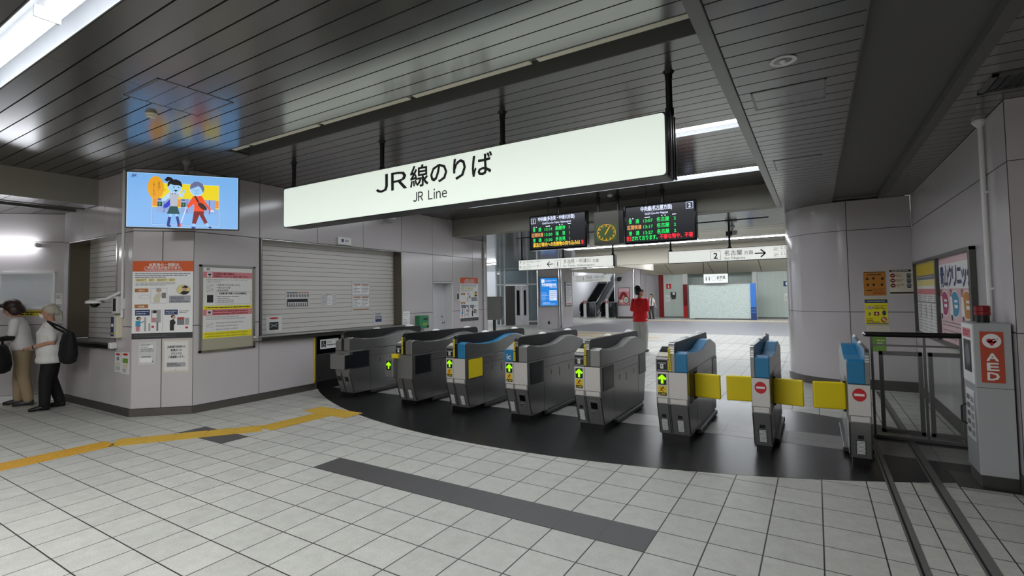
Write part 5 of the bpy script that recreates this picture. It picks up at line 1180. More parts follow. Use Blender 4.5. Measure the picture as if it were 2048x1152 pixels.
notice(M_END, 0.642, 0.923, 0.984, 1.38, 'bright yellow poster with blue heading on the wall behind the railing', q3, 'bright_yellow', 'poster', 'poster', group=G2)
def q4(b, w, h): b.lines(.03, w - .03, h * .2, h * .85, 3, 'ink_pale', Y1, .2, 7)
notice(M_END, 0.65, 0.94, 0.835, 0.965, 'pale blank sheet just under the bright yellow poster', q4, 'cream', group=G2)
def q5(b, w, h): b.rect(.01, w * .32, .02, h - .02, 'grass_green', Y1); b.lines(w * .4, w - .02, h * .3, h * .8, 3, 'cream', Y1, .4)
notice(M_END, 0.70, 0.885, 0.58, 0.815, 'green leaflet on the wall seen under the railing handrail', q5, 'grass_green', group=G2)

# poster case on the right wall
p = M_RIGHT @ Vector((-9.10, 0, 0.895)); t = thing('poster_case', 'steel framed poster case on the right wall with a clinic advert', 'poster case', p, -PI / 2)
w, h = 3.07, 1.005
b = B()
for a in ((0, w, 0, .035), (0, w, h - .035, h), (0, .03, 0, h), (w - .06, w, 0, h), (1.50, 1.545, 0, h)): b.box(a[0], a[1], -.05, 0, a[2], a[3], 'steel_dark')
b.build('frame', t, bevel=0.004)
b = B(); b.box(0.03, 1.50, -.012, 0, .035, h - .035, 'paper')
y0 = -.0125
b.rect(.04, 1.49, h * .80, h - .045, 'poster_yellow', y0); b.rect(.06, 1.47, h * .74, h * .775, 'ink_grey', y0); b.rect(.06, 1.47, h * .78, h * .80, 'ink_grey', y0 - .0004); b.rect(.04, 1.49, h * .66, h * .735, 'pale_yellow', y0); b.rect(.06, 1.47, h * .55, h * .62, 'pink', y0); b.rect(.06, 1.47, h * .44, h * .455, 'ink_grey', y0)
for k in range(4):
    b.lines(.08 + k * .36, .38 + k * .36, h * .46, h * .54, 3, 'ink_grey', y0 - .0004, .3, k); b.lines(.08 + k * .36, .38 + k * .36, h * .06, h * .42, 9, 'ink_pale', y0, .35, k + 4)
    b.rect(.26 + k * .36, .30 + k * .36, h * .25, h * .43, 'ink_grey', y0 - .0002)
b.build('timetable_poster', t)
b = B(); u0, u1 = 1.545, w - .06
b.box(u0, u1, -.012, 0, .035, h - .035, 'pink_pale')
b.rect(u0, u1, h * .62, h * .89, 'white', y0)
for k, c in enumerate('青山クリニック'): b.text(c, u0 + .06 + k * .197, h * .66, h * .185, 'navy', y0 - .0005, width=.175, bold=.035)
for k, (c, u) in enumerate((('magenta', u0 + .20), ('sky_blue', u0 + .68), ('poster_orange', u0 + 1.16))):
    b.ell(u + .03, h * .455, .205, h * .145, 'white', y0); b.ell(u + .03, h * .455, .19, h * .132, c, y0 - .0005)
    for j in range(2): b.rect(u + .0, u + .14, h * (.475 - j * .06), h * (.50 - j * .05), 'white', y0 - .001)
    b.ell(u - .14, h * .575, .045, h * .04, 'red_dark', y0 - .0015); b.ell(u - .13, h * .565, .03, h * .028, 'skin_pale', y0 - .002); b.poly([(u - .2, h * .34), (u - .18, h * .53), (u - .09, h * .53), (u - .06, h * .34)], 'white', y0 - .0015); b.rect(u - .16, u - .10, h * .28, h * .34, 'dark_grey', y0 - .0015)
b.lines(u0 + .08, u1 - .1, h * .20, h * .27, 2, 'ink_grey', y0, .3, 21); b.lines(u0 + .08, u1 - .2, h * .06, h * .18, 3, 'ink_grey', y0, .25, 22)
b.build('clinic_poster', t)
t = thing('wall_pipe', 'thin pale pipe with a flared top on the right wall above the AED cabinet', 'pipe', M_RIGHT @ Vector((-5.58, 0, 0)), -PI / 2)
b = B(); b.tube([(0, -0.022, 0.14), (0, -0.022, 2.88)], 0.018, 'white_paint', 12); b.lathe([(0.018, 2.86), (0.05, 2.90), (0.05, 2.92)], 'white_paint', 14, Matrix.Translation((0, -0.025, 0))); b.build('pipe', t)
b = B(); b.box(-0.03, 0.03, -0.03, 0.002, 2.3, 2.32, 'white_paint'); b.box(-0.03, 0.03, -0.03, 0.002, 1.5, 1.52, 'white_paint'); b.build('clip', t)

# ================================================================ far hall
t = thing('control_box', 'grey metal box on a post seen past the end of the ticket office wall', 'control box', (-8.32, 12.55, 0), math.radians(31.4))
b = B(); b.box(-0.28, 0.25, -0.05, 0.15, 0.80, 1.50, 'control_grey'); b.build('box', t, bevel=0.006); b = B(); b.prism([(-0.05, 0.85), (0.26, 0.85), (0.15, 1.28), (0.15, 1.49), (-0.05, 1.49)], 'x', 0.25, 0.30, 'steel'); b.build('side_hood', t)
b = B(); b.box(0.0, 0.09, 0.0, 0.09, 0, 0.80, 'steel_dark'); b.build('post', t); b = B(); b.box(-0.12, 0.21, -0.10, 0.2, 0, 0.02, 'steel_dark'); b.build('base_plate', t)

M_COL = frame(-10.65, 19.74, 51.3)
b = B(); b.prism([(-10.65, 19.74), (-9.92, 20.65), (-10.02, 22.1), (-11.6, 21.6)], 'z', 0, CL, 'panel'); struct('column', b)
b = B()
for u in (0.0, 1.06, 1.17): b.tube([M_COL @ Vector((u, -0.03, 0)), M_COL @ Vector((u, -0.03, CL))], 0.035, 'chrome', 12)
struct('trim_2', b)
p = M_COL @ Vector((0.07, 0, 1.0)); t = thing('advert_screen', 'bright blue lit clinic advert on the far column', 'advert', p, math.radians(51.3))
b = B(); b.box(0, 0.93, -0.06, 0, 0, 1.34, 'steel'); b.build('frame', t, bevel=0.01); b = B(); b.rect(0.05, 0.88, 0.05, 1.29, 'ad_blue', -0.062)
b.rect(.09, .25, 1.08, 1.24, 's_white', -.063); b.lines(.29, .84, 1.10, 1.22, 2, 's_white', -.063, .25); b.text('竹村循環器内科', .47, .93, .11, 's_white', -.063, align='c', width=.72, bold=.03); b.text('クリニック', .85, .84, .07, 's_white', -.063, align='r', width=.36, bold=.03)
b.rect(.48, .84, .28, .74, 's_white', -.063); b.lines(.51, .81, .31, .71, 5, 's_lilac', -.064, .5, 8); b.lines(.09, .43, .28, .66, 6, 's_white', -.063, .2, 9); b.lines(.14, .8, .09, .2, 2, 's_white', -.063, .35, 10)
b.build('screen', t, flat=True)
t = thing('outlet_plate', 'small dark outlet plate low on the far column', 'outlet', M_COL @ Vector((0.48, 0, 0.21)), math.radians(51.3)); b = B(); b.box(0, 0.10, -0.02, 0, 0, 0.13, 'dark_grey'); b.build('plate', t, bevel=0.005)
p = Vector((-9.95, 21.1, 0.99)); t = thing('route_map', 'tall white framed map on the right flank of the far column', 'map', p, math.atan2(1.45, -0.10))
b = B(); b.box(0, 0.85, -0.04, 0.02, 0, 1.15, 'steel'); b.build('frame', t); b = B(); b.rect(.05, .8, .05, 1.1, 'white', -.042); b.rect(.1, .75, .95, 1.05, 'ink_pale', -.043); b.lines(.1, .75, .2, .9, 8, 'ink_pale', -.043, .3); b.rect(.1, .75, .08, .15, 'pink', -.043); b.build('map_sheet', t, flat=True)

# glazed front with a swing door, bright outside beyond it
MF = frame(-15.3, 20.8, 31.4)
t = thing('glass_facade', 'white framed glass wall with a grey door beside the blue advert', 'facade', (-15.3, 20.8, 0), math.radians(31.4))
b = B()
for u in (1.46, 1.89, 3.08, 3.60): b.box(u - 0.035, u + 0.035, -0.04, 0.04, 0, 2.95, 'white_paint')
for z in (2.06, 2.90): b.box(1.43, 3.63, -0.04, 0.04, z, z + 0.07, 'white_paint')
b.box(3.08, 3.6, -0.03, 0.03, 0.02, 0.16, 'steel'); b.box(3.08, 3.6, -0.035, 0.035, 0.16, 0.22, 'white_paint'); b.box(1.64, 1.69, -0.04, 0.04, 0, 2.95, 'white_paint')
b.build('frame', t)
for a in ((1.49, 1.86, 0.05, 2.06), (1.49, 1.86, 2.13, 2.9), (1.92, 3.05, 2.13, 2.9), (3.11, 3.57, 0.22, 2.06), (3.11, 3.57, 2.13, 2.9)): b = B(); b.box(a[0], a[1], -0.004, 0.004, a[2], a[3], 'glass_dark'); b.build('glass_pane', t)
b = B(); b.box(1.93, 2.42, -0.02, 0.03, 0.0, 2.03, 'steel_dark'); b.build('door_jamb', t); 
for ua, ub, wa, wb in ((2.42, 2.76, 2.50, 2.66), (2.78, 3.05, 2.87, 2.99)):
    b = B(); b.box(ua, ub, -0.025, 0.025, 0.02, 2.02, 'white_wall'); b.box(wa, wb, -0.03, -0.024, 0.5, 1.8, 'glass_dark'); b.box(wa + .01, wb - .01, -0.032, -0.0245, 0.51, 1.79, 'black_gloss'); b.build('door', t, bevel=0.004)
b = B(); b.box(-20, -13.8, 27, 27.2, 0, 3.4, 'white_wall'); struct('wall_outside', b)
t = thing('notice', 'white notice with red print beyond the grey control box', 'notice', (-12.05, 16.75, 0.9), math.radians(31.4)); b = B(); b.box(-0.4, 0.45, 0, 0.05, 0, 0.55, 'white'); b.build('sheet', t); b = B(); b.ell(-.05, .32, .12, .12, 'red', -.002); b.ell(-.05, .32, .08, .08, 'white', -.003); b.build('print', t, flat=True)
b = B(); b.box(-0.02, 0.02, 0.05, 0.08, -0.9, 0.5, 'steel'); b.build('post', t)

# escalators
def escalator(x0, label):
    t = thing('escalator', label, 'escalator', (x0, 30.4, 0), math.radians(90), 'pair of escalators')
    RISE = 4.0
    for yo in (-0.05, 0.72):
        b = B(); prof = [(0.55 + 0.30 * math.cos(a), 0.62 + 0.36 * math.sin(a)) for a in [PI / 2 + PI * k / 8 for k in range(9)]]
        prof = [(0.40, 0.06), (0.25, 0.30)] + prof[::-1] + [(1.3, 0.98), (1.3 + RISE, 0.98 + RISE * 0.58), (1.3 + RISE, 0.0 + RISE * 0.58), (1.5, 0.06)]
        b.prism(prof, 'y', yo, yo + 0.06, 'black_gloss'); b.build('balustrade', t)
        b = B(); b.tube([(0.30, yo + .03, 0.45), (0.26, yo + .03, 0.62), (0.32, yo + .03, 0.86), (0.55, yo + .03, 1.0), (1.3, yo + .03, 1.0), (1.3 + RISE, yo + .03, 1.0 + RISE * 0.58)], 0.045, 'black', 10); b.build('handrail', t)
    b = B(); b.box(0.1, 1.4, 0.0, 0.73, 0.0, 0.03, 'steel'); b.build('landing_plate', t)
    b = B()
    for k in range(14): b.box(1.3 + k * 0.28, 1.62 + k * 0.28, 0.02, 0.71, 0.03 + k * 0.165, 0.19 + k * 0.165, 'dark_grey')
    b.build('steps', t)
    b = B(); b.prism([(1.3, 0.2), (1.3 + RISE, 0.2 + RISE * 0.58), (1.3 + RISE, 0.28 + RISE * 0.58), (1.3, 0.28)], 'y', -0.09, -0.04, 'steel_bright'); b.build('skirting', t)
    b = B(); b.box(0.42, 0.62, -0.062, -0.05, 0.45, 0.85, 'ink_pale'); b.build('notice_plate', t)
    return t
escalator(-12.62, 'black escalator rising to the right, left of the pair in the far hall')
escalator(-11.18, 'black escalator of the pair nearer the pink poster column')
for x, lab in ((-12.80, 'white gate post with red top between the two escalators'), (-11.30, 'white gate post with red top right of the escalators')):
    t = thing('gate_post', lab, 'post', (x, 30.15, 0), 0, 'white posts by the escalators')
    b = B(); b.box(-0.08, 0.08, -0.06, 0.06, 0, 1.18, 'white'); b.build('shaft', t, bevel=0.01); b = B(); b.box(-0.085, 0.085, -0.068, 0.0, 0.95, 1.12, 'red'); b.rect(-.04, .04, .99, 1.07, 'white', -.070); b.build('sign_top', t)
    b = B(); b.box(0.16, 0.72, -0.01, 0.01, 0.08, 1.0, 'glass_dark'); b.build('glass_fence', t); b = B(); b.box(0.14, 0.74, -0.02, 0.02, 1.0, 1.04, 'steel'); b.box(0.70, 0.74, -0.02, 0.02, 0, 1.0, 'steel'); b.build('fence_frame', t)
b = B(); b.box(-18, -9.6, 37.5, 37.7, 0, 4, 'white_wall'); struct('wall_escalator', b)
b = B(); b.box(-14.1, -14.0, 30.5, 37.6, 0, 4, 'white_wall'); struct('wall_escalator_side', b)
t = thing('direction_sign', 'white lit sign to platform 1 hanging above the escalators', 'sign', (-13.63, 30.0, 2.33), 0, 'platform direction signs')
b = B(); b.box(0, 2.6, 0, 0.15, 0, 0.45, 'sign_dim'); b.build('casing', t); b = B(); obox(b, .08, .35, .1, .36, .012, 'ink_pale', -.003); obox(b, .42, .62, .1, .36, .012, 'ink_pale', -.003); b.text('1', .8, .1, .26, 'ink_grey', -.003); b.text('多治見・中津川方面', 1.05, .22, .15, 'ink_grey', -.003, width=1.2); b.text('for Tajimi, Nakatsugawa', 1.05, .08, .08, 'ink_grey', -.003, width=1.1); b.build('lettering', t, flat=True)
for x in (.1, 2.5): b = B(); b.tube([(x, .07, .45), (x, .07, 1.1)], .02, 'black_metal', 8); b.build('hanging_rod', t)
t = thing('notice', 'white notice on the wall beside the far escalator', 'notice', (-13.95, 37.49, 1.2)); b = B(); b.box(0, .9, -.02, 0, 0, .8, 'white'); b.build('sheet', t); b = B(); b.rect(.2, .7, .3, .5, 'ink_pale', -.022); b.build('print', t, flat=True)

# poster column right of the escalators
b = B(); b.box(-10.8, -9.15, 30.3, 31.5, 0, 3.45, 'panel'); b.box(-10.81, -9.14, 30.28, 31.5, 0, 0.12, 'base_dark'); struct('pillar', b)
b = B()
for x in (-10.79, -9.57): b.tube([(x, 30.26, 0), (x, 30.26, 3.45)], 0.05, 'chrome', 12)
b.box(-9.165, -9.145, 30.29, 30.3, 0, 3.4, 'joint'); struct('trim_3', b)
t = thing('poster', 'pink and red framed poster on the far pillar beside the man in red', 'poster', (-10.58, 30.3, 0.82))
b = B(); b.box(0, .74, -.04, 0, 0, 1.1, 'steel_dark'); b.build('frame', t); b = B(); b.rect(.03, .71, .03, 1.07, 'pink', -.042); b.rect(.03, .71, .85, 1.07, 'pink_pale', -.043)
for k in range(8): b.ell(.14 + .065 * k, .45 + .30 * math.sin(k * .5), .10, .10, 'red_dark', -.044 - k * .0002)
b.ell(.5, .33, .2, .22, 'ink', -.046); b.ell(.5, .33, .16, .18, 'cream', -.047); b.ell(.5, .33, .09, .10, 'ink_pale', -.048); b.ell(.22, .25, .11, .10, 'cream', -.047); b.build('print', t, flat=True)
t = thing('dome_camera', 'dark dome camera on the far pillar above the pink poster', 'camera', (-10.45, 30.3, 2.45)); b = B(); b.tube([(0.1, 0, .1), (0, -.2, .12)], .04, 'dark_grey', 8); b.build('arm', t); b = B(); b.ball((0, -.22, 0), .16, .16, .14, 'black_gloss'); b.build('dome', t, smooth=True)
# wall beside the toilets
b = B(); b.box(-9.15, -8.2, 36.0, 36.2, 0, 3.45, 'panel'); b.prism([(-9.15, 31.5), (-8.25, 35.9), (-8.15, 35.9), (-9.05, 31.5)], 'z', 0, 3.45, 'panel'); struct('wall_passage', b)
b = B(); b.box(-8.5, -8.2, 31.96, 32.1, 0.0, 2.7, 'red_dark'); struct('trim_4', b)
b = B(); b.box(-8.22, -6.98, 32.0, 32.3, 0, 2.75, 'green_tile'); b.box(-6.98, -2.9, 33.2, 33.4, 0, 2.9, 'green_tile'); b.box(-2.88, 3, 32.0, 32.3, 0, 2.75, 'green_tile'); b.box(-8.22, -6.98, 31.97, 32.0, 0, 0.06, 'steel_dark'); b.box(-2.88, 3, 31.97, 32, 0, 0.06, 'steel_dark'); struct('wall_toilet', b)
b = B()
for x0, x1 in ((-7.0, -6.72), (-3.1, -2.86)): b.box(x0, x1, 31.9, 32.15, 0, 2.75, 'white_paint')
struct('trim_5', b)
t = thing('tiled_post', 'dark red tiled post left of the pale toilet screen', 'post', (-6.96, 31.75, 0)); b = B(); b.box(0, .24, 0, .14, 0, 2.06, 'red_dark'); b.build('post', t); b = B(); b.box(-.005, .245, -.004, 0, 0, .75, 'red'); b.build('tile_band', t)
t = thing('tiled_post', 'blue tiled post right of the pale toilet screen', 'post', (-3.02, 29.95, 0)); b = B(); b.box(0, .26, 0, .2, 0, 2.0, 'tile_blue'); b.build('post', t); b = B()
for z in (0.0, .45, .60): b.box(-.004, .264, -.004, .0, z, z + (.4 if z == 0 else .1), 'navy')
b.build('tile_band', t)
mat('frosted', '#b7c3bd', 0.35, noise=0.25, nscale=14)
t = thing('toilet_screen', 'pale mottled screen wall standing in front of the toilets', 'screen wall', (-5.95, 30.0, 0)); b = B(); b.box(-.3, 2.92, .05, .25, .06, 1.98, 'frosted'); b.build('panel', t); b = B(); b.box(-.02, 2.92, .0, .3, 0, .07, 'base_dark'); b.box(-.02, 2.92, .03, .27, 1.98, 2.03, 'steel'); b.build('frame', t)
rr = random.Random(3); b = B()
for k in range(260):
    u = min(2.85, max(.02, rr.gauss(1.3, .55))); z = rr.uniform(.15, 1.9); b.rect(u, u + rr.uniform(.015, .04), z, z + rr.uniform(.015, .035), 'ink_pale', .048)
b.build('speckle_pattern', t, flat=True)['kind'] = 'stuff'
t = thing('direction_sign', 'small white toilet sign above the pale screen', 'sign', (-5.36, 29.7, 2.06), 0, 'platform direction signs'); b = B(); b.box(0, 1.27, 0, .1, 0, .50, 'sign_dim'); b.build('casing', t)
b = B()
for u in (.14, .30): b.ell(u, .33, .035, .04, 'ink_grey', -.003, 14); b.rect(u - .035, u + .035, .14, .28, 'ink_grey', -.003)
obox(b, .44, .62, .12, .36, .01, 'ink_pale', -.003); b.text('お手洗', .70, .22, .15, 'ink', -.003, width=.44, bold=.02); b.text('Toilets', .72, .12, .07, 'ink_grey', -.003); b.build('lettering', t, flat=True)
for u in (.0, 1.27): b = B(); b.tube([(u, .05, .0), (u, .05, 1.40)], .02, 'black_metal', 8); b.build('hanging_rod', t)
for x, mt, lab in ((-8.03, 'red', 'red women sign plate on the green tiled wall'), (-1.52, 'navy', 'blue men sign plate at the edge of the column')):
    t = thing('toilet_sign', lab, 'sign', (x, 32.0, 1.81), 0, 'toilet sign plates'); b = B(); b.box(0, .3, -.02, 0, 0, .30, mt); b.build('plate', t); b = B(); b.ell(.15, .23, .03, .03, 'white', -.022, 14)
    if mt == 'red': b.poly([(.15, .22), (.09, .10), (.21, .10)], 'white', -.022); b.rect(.12, .18, .05, .11, 'white', -.022)
    else: b.rect(.10, .20, .12, .20, 'white', -.022); b.rect(.12, .18, .05, .12, 'white', -.022)
    b.build('pictogram', t, flat=True)
t = thing('hand_dryer', 'dark wall unit with white top on the green tiled wall', 'wall unit', (-7.74, 32.0, 1.16)); b = B(); b.box(0, .3, -.12, 0, 0.12, .44, 'dark_grey'); b.build('body', t); b = B(); b.box(.12, .26, -.13, -.12, .26, .42, 'white'); b.build('front_plate', t); b = B(); b.box(.04, .28, -.10, 0, 0, .12, 'steel_dark'); b.build('tray', t)
for x, lab in ((-8.08, 'white notice beside the dark unit on the green tiled wall'), (-1.50, 'white notice under the blue men sign plate')):
    t = thing('notice', lab, 'notice', (x, 32.0, 1.0), 0, 'notices by the toilets'); b = B(); b.box(0, .26, -.01, 0, 0, .40, 'white'); b.build('sheet', t); b = B(); b.lines(.03, .23, .05, .3, 3, 'ink_pale', -.012, .4); b.build('print', t, flat=True)
b = B(); vs = [(-9.4, 30, 3.25), (3, 30, 3.25), (3, 31.95, 2.68), (-8.2, 31.95, 2.68)]; b.add(vs + [(v[0], v[1] + .02, v[2] + .06) for v in vs], [(0, 1, 2, 3), (7, 6, 5, 4), (0, 4, 5, 1), (1, 5, 6, 2), (2, 6, 7, 3), (3, 7, 4, 0)], 'beige')
b.add([(-14, 27.5, 3.0), (-9.4, 30, 3.25), (-8.2, 31.95, 2.68), (-10, 31.0, 2.75)], [(0, 1, 2, 3)], 'beige')
for x in (-7.6, -5.2, -2.6): b.add([(x, 29.99, 3.245), (x + .03, 29.99, 3.245), (x + .03, 31.94, 2.675), (x, 31.94, 2.675)], [(0, 1, 2, 3)], 'joint')
b.box(-9.4, 3, 29.9, 30.05, 3.25, 3.6, 'beige'); struct('ceiling_slope', b)
b = B(); b.box(3, 3.2, 10, 34, 0, 3.6, 'white_wall'); struct('wall_hall_side', b)
b = B(); b.box(-8.3, 3.2, 36.2, 36.4, 0, 3.6, 'white_wall'); struct('wall_hall_end', b)

# ================================================================ people
def remesh(b, name, parent, voxel, smooth=3, mats=None):
    o = b.build('tmp'); md = o.modifiers.new('r', 'REMESH'); md.mode = 'VOXEL'; md.voxel_size = voxel; md.use_smooth_shade = True
    sm = o.modifiers.new('s', 'SMOOTH'); sm.factor = 0.5; sm.iterations = smooth
    bpy.context.view_layer.update(); dg = bpy.context.evaluated_depsgraph_get()
    me = bpy.data.meshes.new_from_object(o.evaluated_get(dg)); bpy.data.objects.remove(o)
    me.name = name; me.materials.clear()
    for m_ in mats: me.materials.append(MATS[m_])
    me.polygons.foreach_set('material_index', [0] * len(me.polygons)); me.polygons.foreach_set('use_smooth', [True] * len(me.polygons))
    r = bpy.data.objects.new(name, me); COL.objects.link(r); r.parent = parent
    return r
V = Vector
def limb(b, pts, rs):
    P_, R_ = [V(pts[0])], [rs[0]]
    for i in range(1, len(pts)):
        a, c = V(pts[i - 1]), V(pts[i])
        for k in (1, 2, 3): P_.append(a.lerp(c, k / 3)); R_.append(rs[i - 1] + (rs[i] - rs[i - 1]) * k / 3)
    b.tube(P_, R_, 'skin', 12); b.ball(pts[0], rs[0], rs[0], rs[0], 'skin', 10); b.ball(pts[-1], rs[-1], rs[-1], rs[-1], 'skin', 10)
    for p, r in zip(pts[1:-1], rs[1:-1]): b.ball(p, r, r, r, 'skin', 10)
def hand_(b, wrist, d, up, s, curl=0.5, thumb=1):
    d = V(d).normalized(); up = (V(up) - d * V(up).dot(d)).normalized(); sd = d.cross(up) * thumb; w = V(wrist)
    b.loft([(w + d * k * s, rx * s, ry * s, sd, up) for k, rx, ry in ((0.0, .024, .018), (.03, .034, .017), (.065, .04, .015), (.09, .036, .013))], 'skin', 10)
    for i, (o_, L) in enumerate(((.028, .062), (.010, .072), (-.009, .066), (-.027, .052))):
        p0 = w + (d * .08 + sd * o_) * s; c = curl * (0.8 + .12 * i)
        d1 = (d * math.cos(c) - up * math.sin(c)); d2 = (d * math.cos(2 * c) - up * math.sin(2 * c)); d3 = (d * math.cos(2.7 * c) - up * math.sin(2.7 * c))
        p1 = p0 + d1 * L * .45 * s; p2 = p1 + d2 * L * .32 * s; p3 = p2 + d3 * L * .25 * s
        b.tube([p0, p1, p2, p3], [.0095 * s, .009 * s, .0085 * s, .007 * s], 'skin', 8)
    t0 = w + (d * .025 + sd * .025) * s; t1 = t0 + (d * .6 + sd * .7 - up * .3).normalized() * .04 * s; t2 = t1 + (d * .9 + sd * .15 - up * .4).normalized() * .03 * s
    b.tube([t0, t1, t2], [.013 * s, .011 * s, .008 * s], 'skin', 8)
def figure(label, loc, rz, H, arms, legs, head=(0, 0), lean=0.0, skin='skin', build=1.0, top=None, bottom=None, shoes='black', hair=None, long_sleeve=False, loose=1.0, vox=.011, bald=False):
    """local frame: facing +y, right hand at +x. arms/legs: joint positions for a 1.7 m person"""
    t = thing('person', label, 'person', loc, rz, None)
    s = H / 1.7; k = build
    Z = lambda p: V(p) * s
    ln = lambda z: lean * max(0, z - .9)
    def ring(z, rx, ry, y=0.0): return (Z((0, y + ln(z), z)), rx * s, ry * s, (1, 0, 0), (0, 1, 0))
    torso = [(.80, .10, .09), (.86, .155 * k, .115 * k), (.94, .165 * k, .12 * k), (1.04, .148 * k, .112 * k), (1.14, .15 * k, .108 * k), (1.24, .165 * k, .11 * k), (1.33, .17, .10), (1.385, .14, .08), (1.42, .075, .062), (1.47, .055, .055)]
    b = B(); b.loft([ring(z, rx * .93, ry * .93) for z, rx, ry in torso], 'skin', 20)
    hm = Matrix.Translation(Z((0, ln(1.5), 1.48))) @ Matrix.Rotation(head[0], 4, 'Z') @ Matrix.Rotation(-head[1], 4, 'X')
    hp = lambda x, y, z: hm @ (V((x, y, z)) * s)
    R3 = hm.to_3x3(); ax, ay = R3 @ V((1, 0, 0)), R3 @ V((0, 1, 0))
    b.tube([Z((0, ln(1.4), 1.38)), hp(0, .0, .03)], [.058 * s, .052 * s], 'skin', 12)
    b.loft([(hp(0, y, z), rx * s, ry * s, ax, ay) for z, y, rx, ry in ((-.01, .055, .030, .030), (.015, .045, .052, .058), (.05, .025, .066, .080), (.09, .012, .073, .090), (.13, .005, .075, .094), (.17, -.002, .068, .085), (.20, -.005, .045, .06), (.215, -.005, .018, .025))], 'skin', 18)
    b.loft([(hp(0, .103, .105), .010 * s, .010 * s, ax, ay), (hp(0, .118, .075), .014 * s, .014 * s, ax, ay), (hp(0, .108, .062), .012 * s, .010 * s, ax, ay)], 'skin', 8)
    for sg in (-1, 1): b.ball(hp(sg * .074, -.005, .085), .012 * s, .02 * s, .03 * s, 'skin', 8)
    for sg, (el, wr, hd, up, cu) in zip((1, -1), arms):
        sh = (sg * .165, ln(1.36), 1.355); limb(b, [Z(sh), Z(el), Z(wr)], [.05 * s, .040 * s, .026 * s]); hand_(b, Z(wr), hd, up, s, cu, sg)
    for sg, (kn, an, toe) in zip((1, -1), legs):
        limb(b, [Z((sg * .085, 0, .88)), Z(kn), Z(an)], [.085 * s, .055 * s, .038 * s]); an = V(an); toe = V(toe)
        b.tube([Z(an + V((0, 0, -.02)) - (toe - an).normalized() * .04), Z(an.lerp(toe, .5) - V((0, 0, .035))), Z(toe + V((0, 0, .01)))], [.038 * s, .036 * s, .026 * s], 'skin', 10)
    remesh(b, 'body', t, vox * s, 3, [skin])
    # face
    f = B()
    for sg in (-1, 1): f.ball(hp(sg * .03, .094, .10), .011 * s, .007 * s, .006 * s, 'ink', 8); f.tube([hp(sg * .015, .099, .122), hp(sg * .045, .088, .122)], .0035 * s, 'ink', 6)
    f.tube([hp(-.02, .104, .034), hp(.02, .104, .034)], .004 * s, 'red_dark', 6); f.build('face_features', t)
    # clothes
    c = B(); g = 1.10 * loose
    lo = bottom.get('top', .92)
    hem = top.get('hem', .86)
    c.loft([ring(z, rx * g, ry * g) for z, rx, ry in [(hem - .01, .150 * k, .118 * k), (hem + .03, .165 * k, .125 * k)] + [q for q in torso if hem + .05 < q[0] < 1.43]], 'skin', 22)
    for sg, (el, wr, hd, up, cu) in zip((1, -1), arms):
        sh = V((sg * .16, ln(1.36), 1.35)); el = V(el); wr = V(wr)
        if long_sleeve: limb(c, [Z(sh), Z(el), Z(wr)], [.066 * s * loose, .056 * s * loose, .042 * s * loose])
        else: limb(c, [Z(sh), Z(sh.lerp(el, .78))], [.064 * s * loose, .060 * s * loose])
    remesh(c, top.get('name', 'shirt'), t, .013 * s, 2, [top['mat']])
    if top.get('cuffs'):
        c = B()
        for sg, (el, wr, hd, up, cu) in zip((1, -1), arms): limb(c, [Z(V((sg * .16, ln(1.36), 1.35)).lerp(V(el), .85)), Z(el), Z(V(el).lerp(V(wr), .85))], [.048 * s, .046 * s, .034 * s])
        remesh(c, 'arm_covers', t, .011 * s, 2, [top['cuffs']])
    c = B(); wl = bottom.get('w', 1.0)
    c.loft([ring(z, rx * 1.03 * k, ry * 1.03 * k) for z, rx, ry in ((.80, .15, .115), (.86, .158, .118), (.93, .16, .118), (1.0, .15, .112))], 'skin', 18)
    for sg, (kn, an, toe) in zip((1, -1), legs):
        an = V(an); kn = V(kn); end = kn.lerp(an, bottom.get('len', .95)); limb(c, [Z((sg * .085, 0, .86)), Z(kn), Z(end)], [.098 * s * min(wl, 1.12) * min(k, 1.08), .074 * s * wl, .062 * s * wl])
    remesh(c, 'trousers', t, .014 * s, 2, [bottom['mat']])
    for sg, (kn, an, toe) in zip((1, -1), legs):
        an = V(an); toe = V(toe); d = (toe - an); d.z = 0; d.normalize(); n_ = V((d.y, -d.x, 0)); z0 = toe.z - .03
        c = B(); c.loft([(Z(an - d * .065 + V((0, 0, z0 + .045 - an.z))), .03 * s, .045 * s, n_, V((0, 0, 1))), (Z(an - d * .04 + V((0, 0, z0 + .05 - an.z))), .042 * s, .05 * s, n_, V((0, 0, 1))), (Z(an + d * .04 + V((0, 0, z0 + .047 - an.z))), .046 * s, .047 * s, n_, V((0, 0, 1))), (Z(an + d * .12 + V((0, 0, z0 + .037 - an.z))), .05 * s, .036 * s, n_, V((0, 0, 1))), (Z(an + d * .19 + V((0, 0, z0 + .028 - an.z))), .028 * s, .024 * s, n_, V((0, 0, 1)))], 'skin', 14)
        o = remesh(c, 'shoe', t, .009 * s, 2, [shoes])
    if hair:
        hb = B()
        for q in hair['balls']: hb.ball((q[0], q[1], q[2]), q[3], q[4], q[5], 'skin', 14)
        for i, p_ in enumerate(hb.v): hb.v[i] = tuple(hm @ (V(p_) * s))
        remesh(hb, hair.get('name', 'hair'), t, .009 * s, 2, [hair['mat']])
    return t, Z, hp, s
mat('hair_dark', '#2a1512', 0.45, noise=.2, nscale=80); mat('hair_grey', '#b3ada0', 0.5, noise=.2, nscale=80); mat('hair_black', '#0e0d0d', .4)
mat('shirt_white', '#dddbd8', .8, noise=.05); mat('cloth_black', '#0c0c0e', .8); mat('cloth_khaki', '#a18d70', .85, noise=.06); mat('cloth_red', '#d8131b', .75, noise=.08, nscale=20); mat('cloth_grey', '#b0aeaa', .85, noise=.12, nscale=18); mat('mask_white', '#e3e2e0', .8)
FACE_L = PI - math.atan2(0.52, 0.85) * -1     # heading toward image left
